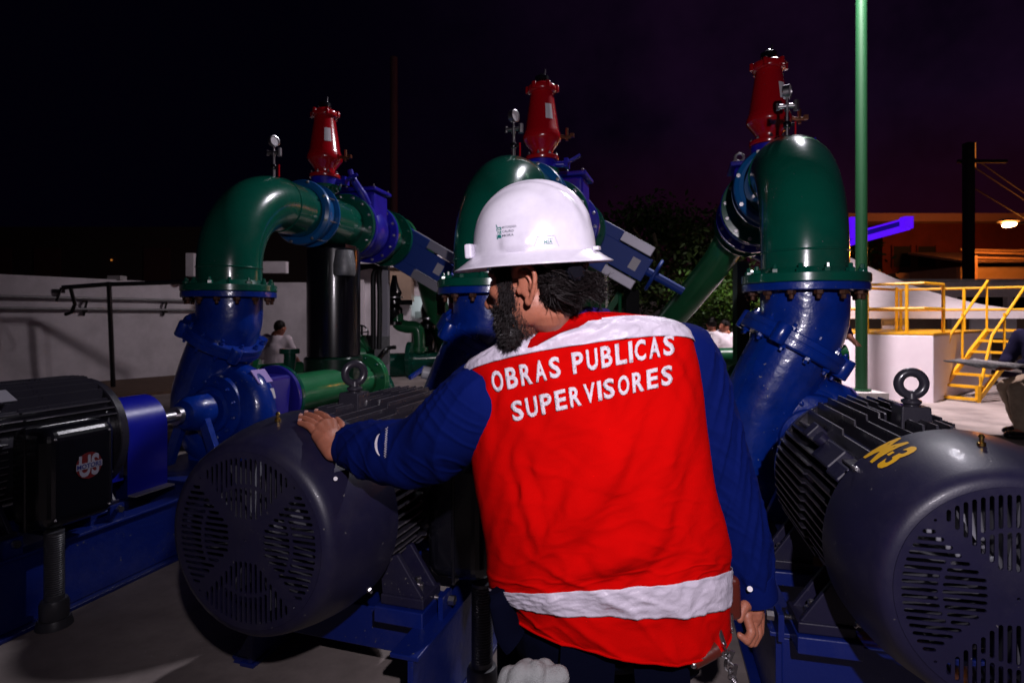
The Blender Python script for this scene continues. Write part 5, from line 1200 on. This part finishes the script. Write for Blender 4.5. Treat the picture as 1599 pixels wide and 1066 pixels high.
# ---- hair and beard: strands over a dark base
def strands(name, roots_, segs, rad, m, parent, nsides=3):
    mb = MB()
    for pts_, r_ in roots_:
        mb.tube(pts_, [r_*(1-.75*i/(len(pts_)-1)) for i in range(len(pts_))], nsides, cap=False)
    return put(name, mb, m, parent, angle=80)
rg2 = np.random.default_rng(11)
def head_surface(f, l, u, e=1.0):                     # point on the skull ellipsoid
    v = Vector((f/.096, l/.077, u/.092)).normalized(); return h(-.008+v.x*.096*e, v.y*.077*e, .035+v.z*.092*e), (HM @ Vector((v.x/.096, v.y/.077, v.z/.092))).normalized()
hairb = MB()
hb_pts = []
base_h = MB()
for (f, l, u, a, b_, c) in ((-.045, .0, .02, .066, .074, .058), (-.060, .0, -.018, .046, .062, .034), (-.035, .045, .02, .045, .036, .045), (-.052, .046, -.032, .030, .024, .032), (-.072, .030, -.044, .028, .030, .028), (.048, .060, .035, .022, .014, .030)):
    base_h.ball(h(f, l, u), (a, b_, c), 24, 14, HM)
hme = remesh(base_h, M_hair, .0035, 4, .5, lambda co, n: .004*mn.noise(co*70)+.003*mn.noise(co*160)); hme.transform(Matrix.Translation(-OFF[person]))
hair = put('hair', hme, M_hair, person)
L_ = []
for _ in range(5200):
    a = rg2.uniform(R(95), R(265)) if rg2.random() < .93 else rg2.uniform(R(60), R(95)); u = rg2.uniform(-.032, .05)
    f, l = math.cos(a), math.sin(a)
    if l < -.6: continue
    if l > .55 and f > (-.42 if u > .0 else -.05) and u < .012: continue
    p, n = h(-.048+f*.070, l*.078, -.012+u), (HM @ Vector((f, l, -.1))).normalized()
    d = (HM @ Vector((-.55+.35*rg2.normal(), .25*rg2.normal(), -.40+.35*rg2.normal())));  d = (d-n*d.dot(n)*.7).normalized()
    Ls = rg2.uniform(.014, .032)*(1.25 if u < -.02 else 1); curl = HM @ Vector((rg2.normal()*.5, rg2.normal()*.3, rg2.uniform(-.2, 1.0)))
    pts_ = [p+d*Ls*k/4+n*(.003+.003*math.sin(k*.9))+curl*Ls*.55*(k/4)**2 for k in range(5)]
    if max(q.z for q in pts_) > 1.362: continue
    L_.append((pts_, rg2.uniform(.0007, .0016)))
strands('hair_strands', L_, 5, .001, M_hair, hair)['kind'] = 'stuff'
L_ = []
for _ in range(150):                                   # thicker locks
    a = rg2.uniform(R(100), R(235)); u = rg2.uniform(-.036, .03); f, l = math.cos(a), math.sin(a)
    if l > .6 and f > (-.35 if u > .0 else -.05) and u < .012: continue
    p, n = h(-.046+f*.072, l*.078, -.012+u), (HM @ Vector((f, l, -.1))).normalized()
    d = (HM @ Vector((-.8, .15*rg2.normal(), -.5+.2*rg2.normal()))); d = (d-n*d.dot(n)*.8).normalized(); Ls = rg2.uniform(.03, .055); cz = rg2.uniform(.1, .9)
    L_.append(([p+d*Ls*k/6+n*(.006+.008*math.sin(k*.8+cz*3))+Vector((0, 0, 1))*Ls*.45*cz*(k/6)**2.2 for k in range(7)], rg2.uniform(.0016, .0030)))
    if max(q.z for q in L_[-1][0]) > 1.362: L_.pop()
strands('hair_locks', L_, 7, .003, M_hair, hair, 5)['kind'] = 'stuff'
bb = MB()
for (f, l, u, a, b_, c) in ((.070, 0, -.080, .034, .040, .034), (.062, .036, -.062, .026, .015, .038), (.062, -.036, -.062, .026, .015, .038), (.072, 0, -.100, .026, .030, .032), (.044, .056, -.040, .012, .012, .045), (.058, .034, -.10, .024, .018, .028), (.098, 0, -.046, .008, .024, .006)):
    bb.ball(h(f, l, u), (a, b_, c), 20, 12, HM)
bme2 = remesh(bb, M_hair, .0030, 4, .5, lambda co, n: .003*mn.noise(co*90)+.0025*mn.noise(co*220)); 
bvs = [(v.co.copy(), v.normal.copy()) for v in bme2.vertices]
bme2.transform(Matrix.Translation(-OFF[person])); beard = put('beard', bme2, M_hair, person)
L_ = []; Lg = []
for _ in range(4200):
    p, n = bvs[rg2.integers(len(bvs))]
    d = (n*.9+Vector((0, 0, -.7))+Vector(rg2.normal(size=3)*.45)).normalized(); Ls = rg2.uniform(.003, .010); c_ = Vector(rg2.normal(size=3))*Ls*.35
    pts_ = [p+d*Ls*k/3+c_*(k/3)**2 for k in range(4)]; (Lg if rg2.random() < .015 else L_).append((pts_, rg2.uniform(.0005, .0009)))
strands('beard_strands', L_, 4, .001, M_hair, beard)['kind'] = 'stuff'
strands('grey_beard_strands', Lg, 4, .001, M_hairg, beard)['kind'] = 'stuff'
L_ = []
hv = [(v.co+OFF[person], v.normal.copy()) for v in hme.vertices if (HM.transposed() @ (v.co+OFF[person]-HC)).y > .02 and (HM.transposed() @ (v.co+OFF[person]-HC)).z < .03 and (HM.transposed() @ (v.co+OFF[person]-HC)).x < .0]
for _ in range(1600 if hv else 0):
    p, n = hv[rg2.integers(len(hv))]; d = HM @ Vector((-.7+.3*rg2.normal(), .1, -.45+.3*rg2.normal())); d = (d-n*d.dot(n)*.8).normalized(); Ls = rg2.uniform(.012, .026); c_ = (HM @ Vector((rg2.normal()*.4, 0, rg2.uniform(-.1, .9))))*Ls*.4
    L_.append(([p+d*Ls*k/4+n*(.001+.0022*math.sin(k*.8))+c_*(k/4)**2 for k in range(5)], rg2.uniform(.0005, .0012)))
strands('nape_strands', L_, 5, .001, M_hair, hair)['kind'] = 'stuff'
# short stubble where the beard thins out over the cheek and jaw edge
bb_ = BVHTree.FromPolygons([v.co+OFF[person] for v in bme.vertices], [tuple(p.vertices) for p in bme.polygons])
L_ = []
for _ in range(1500):
    w_ = rg2.random()**1.6; u = rg2.uniform(-.125, -.01); f0 = .045 if u > -.05 else .045-(-.05-u)*.15
    p0 = h(f0-w_*.030, .12, u); hit = bb_.ray_cast(p0, -(HM @ Vector((0, 1, 0))))
    if hit[0] is None or (hit[0]-p0).length > .12: continue
    n = hit[1]; d = (n*.5+Vector((0, 0, -.9))+Vector(rg2.normal(size=3)*.35)).normalized(); Ls = rg2.uniform(.003, .009)*(1.2-w_*.6)
    L_.append(([hit[0]-n*.0005, hit[0]+d*Ls*.5, hit[0]+d*Ls-n*Ls*.1], rg2.uniform(.0003, .0006)))
strands('stubble_strands', L_, 3, .001, M_hair, beard)['kind'] = 'stuff'
# sideburn strands
L_ = []
for _ in range(700):
    f = rg2.uniform(.022, .058); u = rg2.uniform(-.045, .055); p = h(f, .071-.25*max(0, f-.03), u); n = HM @ Vector((.25, .97, 0)); d = HM @ Vector((-.15+.25*rg2.normal(), .25, -1)); d.normalize(); Ls = rg2.uniform(.008, .02)
    L_.append(([p+d*Ls*k/3+n*.002*k for k in range(4)], rg2.uniform(.0005, .001)))
strands('sideburn_strands', L_, 4, .001, M_hair, beard)['kind'] = 'stuff'

# ================================================================= PEOPLE IN THE BACKGROUND
def bg_person(base, label, J, shirt_m, pants_m, voxel=.018, hairm=M_hair, extra=None, group=None):
    base = Vector(base); t = thing('person', base, label, 'person', group)
    V_ = {k: base+Vector(v) for k, v in J.items() if k != 'long'}
    b = MB(); b.ball(V_['head'], (.082, .095, .115), 20, 12); b.chain([V_['head']-Vector((0, 0, .08)), V_['neck']], [.052, .06], 12)
    fd = Vector(J.get('face', (0, -1, 0))).normalized(); b.ball(V_['head']+fd*.098+Vector((0, 0, -.01)), .017, 10, 8); sdv = fd.cross(Vector((0, 0, 1)))
    for s in (-1, 1): b.ball(V_['head']+sdv*s*.082+Vector((0, 0, -.01)), (.018, .018, .03), 8, 6)
    b.chain([V_['neck'], V_['chest'], V_['hip']], [.09, .13, .12], 14)
    for s in ('l', 'r'):
        b.chain([V_['sh'+s], V_['el'+s], V_['wr'+s]], [.055, .042, .03], 10)
        hd = (V_['wr'+s]-V_['el'+s]).normalized(); b.chain([V_['wr'+s], V_['wr'+s]+hd*.08], [.03, .032], 8)
        for q in (-1.5, -.5, .5, 1.5): b.chain([V_['wr'+s]+hd*.08+sdv*q*.017, V_['wr'+s]+hd*.165+sdv*q*.019], [.011, .009], 6)
        b.chain([V_['wr'+s]+hd*.03, V_['wr'+s]+hd*.09+fd*.045], [.014, .011], 6)
        b.chain([V_['hip'], V_['kn'+s], V_['an'+s], V_['an'+s]+fd*.1-Vector((0, 0, .03))], [.10, .06, .042, .04], 10)
    me = remesh(b, M_skin, min(voxel, .012), 3); me.transform(Matrix.Translation(-base)); put('body', me, M_skin, t)
    b = MB().chain([V_['neck']-Vector((0, 0, .05)), V_['chest'], V_['hip']], [.11, .165, .16], 16).chain([V_['shl'], V_['chest'], V_['shr']], [.085, .15, .085], 14)
    for s in ('l', 'r'): b.chain([V_['sh'+s], V_['el'+s]]+([V_['el'+s].lerp(V_['wr'+s], .8)] if J.get('long') else []), [.082, .068, .055][:3 if J.get('long') else 2], 12)
    me = remesh(b, shirt_m, voxel, 4, .5, lambda co, n: .008*mn.noise(co*9)); me.transform(Matrix.Translation(-base)); put('shirt', me, shirt_m, t)
    b = MB()
    for s in ('l', 'r'): b.chain([V_['hip'], V_['hip'].lerp(V_['kn'+s], .4), V_['kn'+s], V_['an'+s]+Vector((0, 0, .03))], [.15, .115, .088, .072], 12)
    me = remesh(b, pants_m, voxel, 4, .5, lambda co, n: .012*mn.noise(co*11)); me.transform(Matrix.Translation(-base)); put('trousers', me, pants_m, t)
    for s in ('l', 'r'): put('shoe', MB().ball(V_['an'+s]+fd*.07-Vector((0, 0, .045)), (.055+.09*abs(fd.x), .055+.09*abs(fd.y), .05), 14, 8), M_black, t)
    me = remesh(MB().ball(V_['head']-fd*.014+Vector((0, 0, .03)), (.090, .100, .105), 16, 10), hairm, .012, 3, .5, lambda co, n: .006*mn.noise(co*40)); me.transform(Matrix.Translation(-base)); put('hair', me, hairm, t)
    return t
def stand(hgt=1.7, **kw):
    k = hgt/1.72; J = dict(head=(0, 0, 1.60*k), neck=(0, 0, 1.42*k), chest=(0, 0, 1.22*k), hip=(0, 0, .92*k), shl=(-.18, 0, 1.37*k), shr=(.18, 0, 1.37*k), ell=(-.24, .02, 1.08*k), elr=(.24, .02, 1.08*k), wrl=(-.22, -.06, .84*k), wrr=(.22, -.06, .84*k), knl=(-.10, -.01, .5*k), knr=(.10, -.01, .5*k), anl=(-.11, 0, .08), anr=(.11, 0, .08)); J.update(kw); return J
def feet(px, headpy, Y, H): return (P(px, 0, Y).x, Y, 0)
# two men in white seated/standing behind the main: head centres (1108,514) and (1133,514)
def at_head(px, py, Y, dz): p = P(px, py, Y); return (p.x, Y, 0), p.z/1.60*1.72
b0, H0 = at_head(1111, 510, 10.3, 0); b1, H1 = at_head(1133, 513, 10.2, 0)
bg_person(b0, 'man in white shirt seen from behind, left of the pair behind the main', stand(H0*1.0, face=(0, 1, 0), shl=(-.17, 0, .98), shr=(.17, 0, .98), chest=(0, 0, .84), neck=(0, 0, 1.0), head=(0, 0, 1.14), hip=(0, 0, .55), ell=(-.34, -.02, .80), elr=(.24, 0, .76), wrl=(-.40, .15, .72), wrr=(.2, .1, .6), knl=(-.12, .35, .5), knr=(.12, .35, .5), anl=(-.12, .3, .08), anr=(.12, .3, .08)), M_cloth_w, M_pants)
bg_person(b1, 'man in white shirt turned left, right of the pair behind the main', stand(H0, face=(-1, -.3, 0), shl=(-.17, 0, .94), shr=(.17, 0, .94), chest=(0, 0, .80), neck=(0, 0, .97), head=(-.02, 0, 1.10), hip=(0, 0, .52), ell=(-.22, -.05, .70), elr=(.26, -.03, .70), wrl=(-.2, -.25, .62), wrr=(.2, -.25, .62), knl=(-.12, -.35, .5), knr=(.12, -.35, .5), anl=(-.12, -.3, .08), anr=(.12, -.3, .08)), M_cloth_w, M_pants)
b2, H2 = at_head(432, 512, 9.3, 0)
bg_person(b2, 'man in white shirt bending over behind the leftmost pump', stand(1.1, face=(.6, .8, 0), head=(.06, 0, 1.09), neck=(0, 0, .97), shl=(-.17, 0, .92), shr=(.17, 0, .90), chest=(0, 0, .76), hip=(-.04, 0, .48), ell=(-.24, 0, .64), elr=(.27, .05, .66), wrl=(-.1, .2, .55), wrr=(.25, .25, .55), knl=(-.12, .35, .48), knr=(.12, .35, .48), anl=(-.12, .3, .08), anr=(.12, .3, .08)), M_cloth_w, M_pants)
bg_person((3.92, 7.2, 0), 'man in dark clothes mostly hidden behind the right pump', stand(1.62, face=(-.3, -1, 0), wrr=(.24, -.18, .98), elr=(.27, .0, 1.05)), M_collar, M_pants)
seat = (5.56, 6.1, 0)
bg_person(seat, 'seated man in navy shirt and khaki trousers reading a newspaper', dict(head=(-.02, 0, 1.30), neck=(.02, 0, 1.14), chest=(.05, 0, .93), hip=(.06, 0, .58), shl=(-.02, -.17, 1.06), shr=(-.02, .17, 1.06), ell=(-.14, -.20, .82), elr=(-.14, .2, .82), wrl=(-.28, -.08, .76), wrr=(-.28, .10, .76), knl=(-.30, -.10, .50), knr=(-.22, .12, .52), anl=(-.24, -.10, .09), anr=(-.05, .14, .09), face=(-1, -.1, 0), long=1), mat('dark_navy_cloth', (.012, .010, .035), .9, spec=.1), M_khaki, .012)
solo('stool', MB().cyl((5.62, 6.1, .42), (5.62, 6.1, .46), .19, 20).cyl((5.62, 5.98, 0), (5.62, 6.0, .42), .02, 8).cyl((5.52, 6.2, 0), (5.54, 6.18, .42), .02, 8).cyl((5.74, 6.2, 0), (5.72, 6.18, .42), .02, 8), M_black, (5.62, 6.1, 0), 'low black stool under the seated man', 'stool')
nb = MB(); npg = 12
for i in range(npg+1):
    for j in range(4):
        x = 4.74+.50*i/npg; nb.v.append((x, 5.85+.16*j, .77+.012*math.sin(i*1.3+j)+.01*j+.006*(i % 3)))
nb.f = [(i*4+j, i*4+j+1, (i+1)*4+j+1, (i+1)*4+j) for i in range(npg) for j in range(3)]
o = solo('newspaper', nb, M_paper, (4.74, 6, .77), 'folded newspaper held out by the seated man', 'newspaper'); solidify(o, .02)
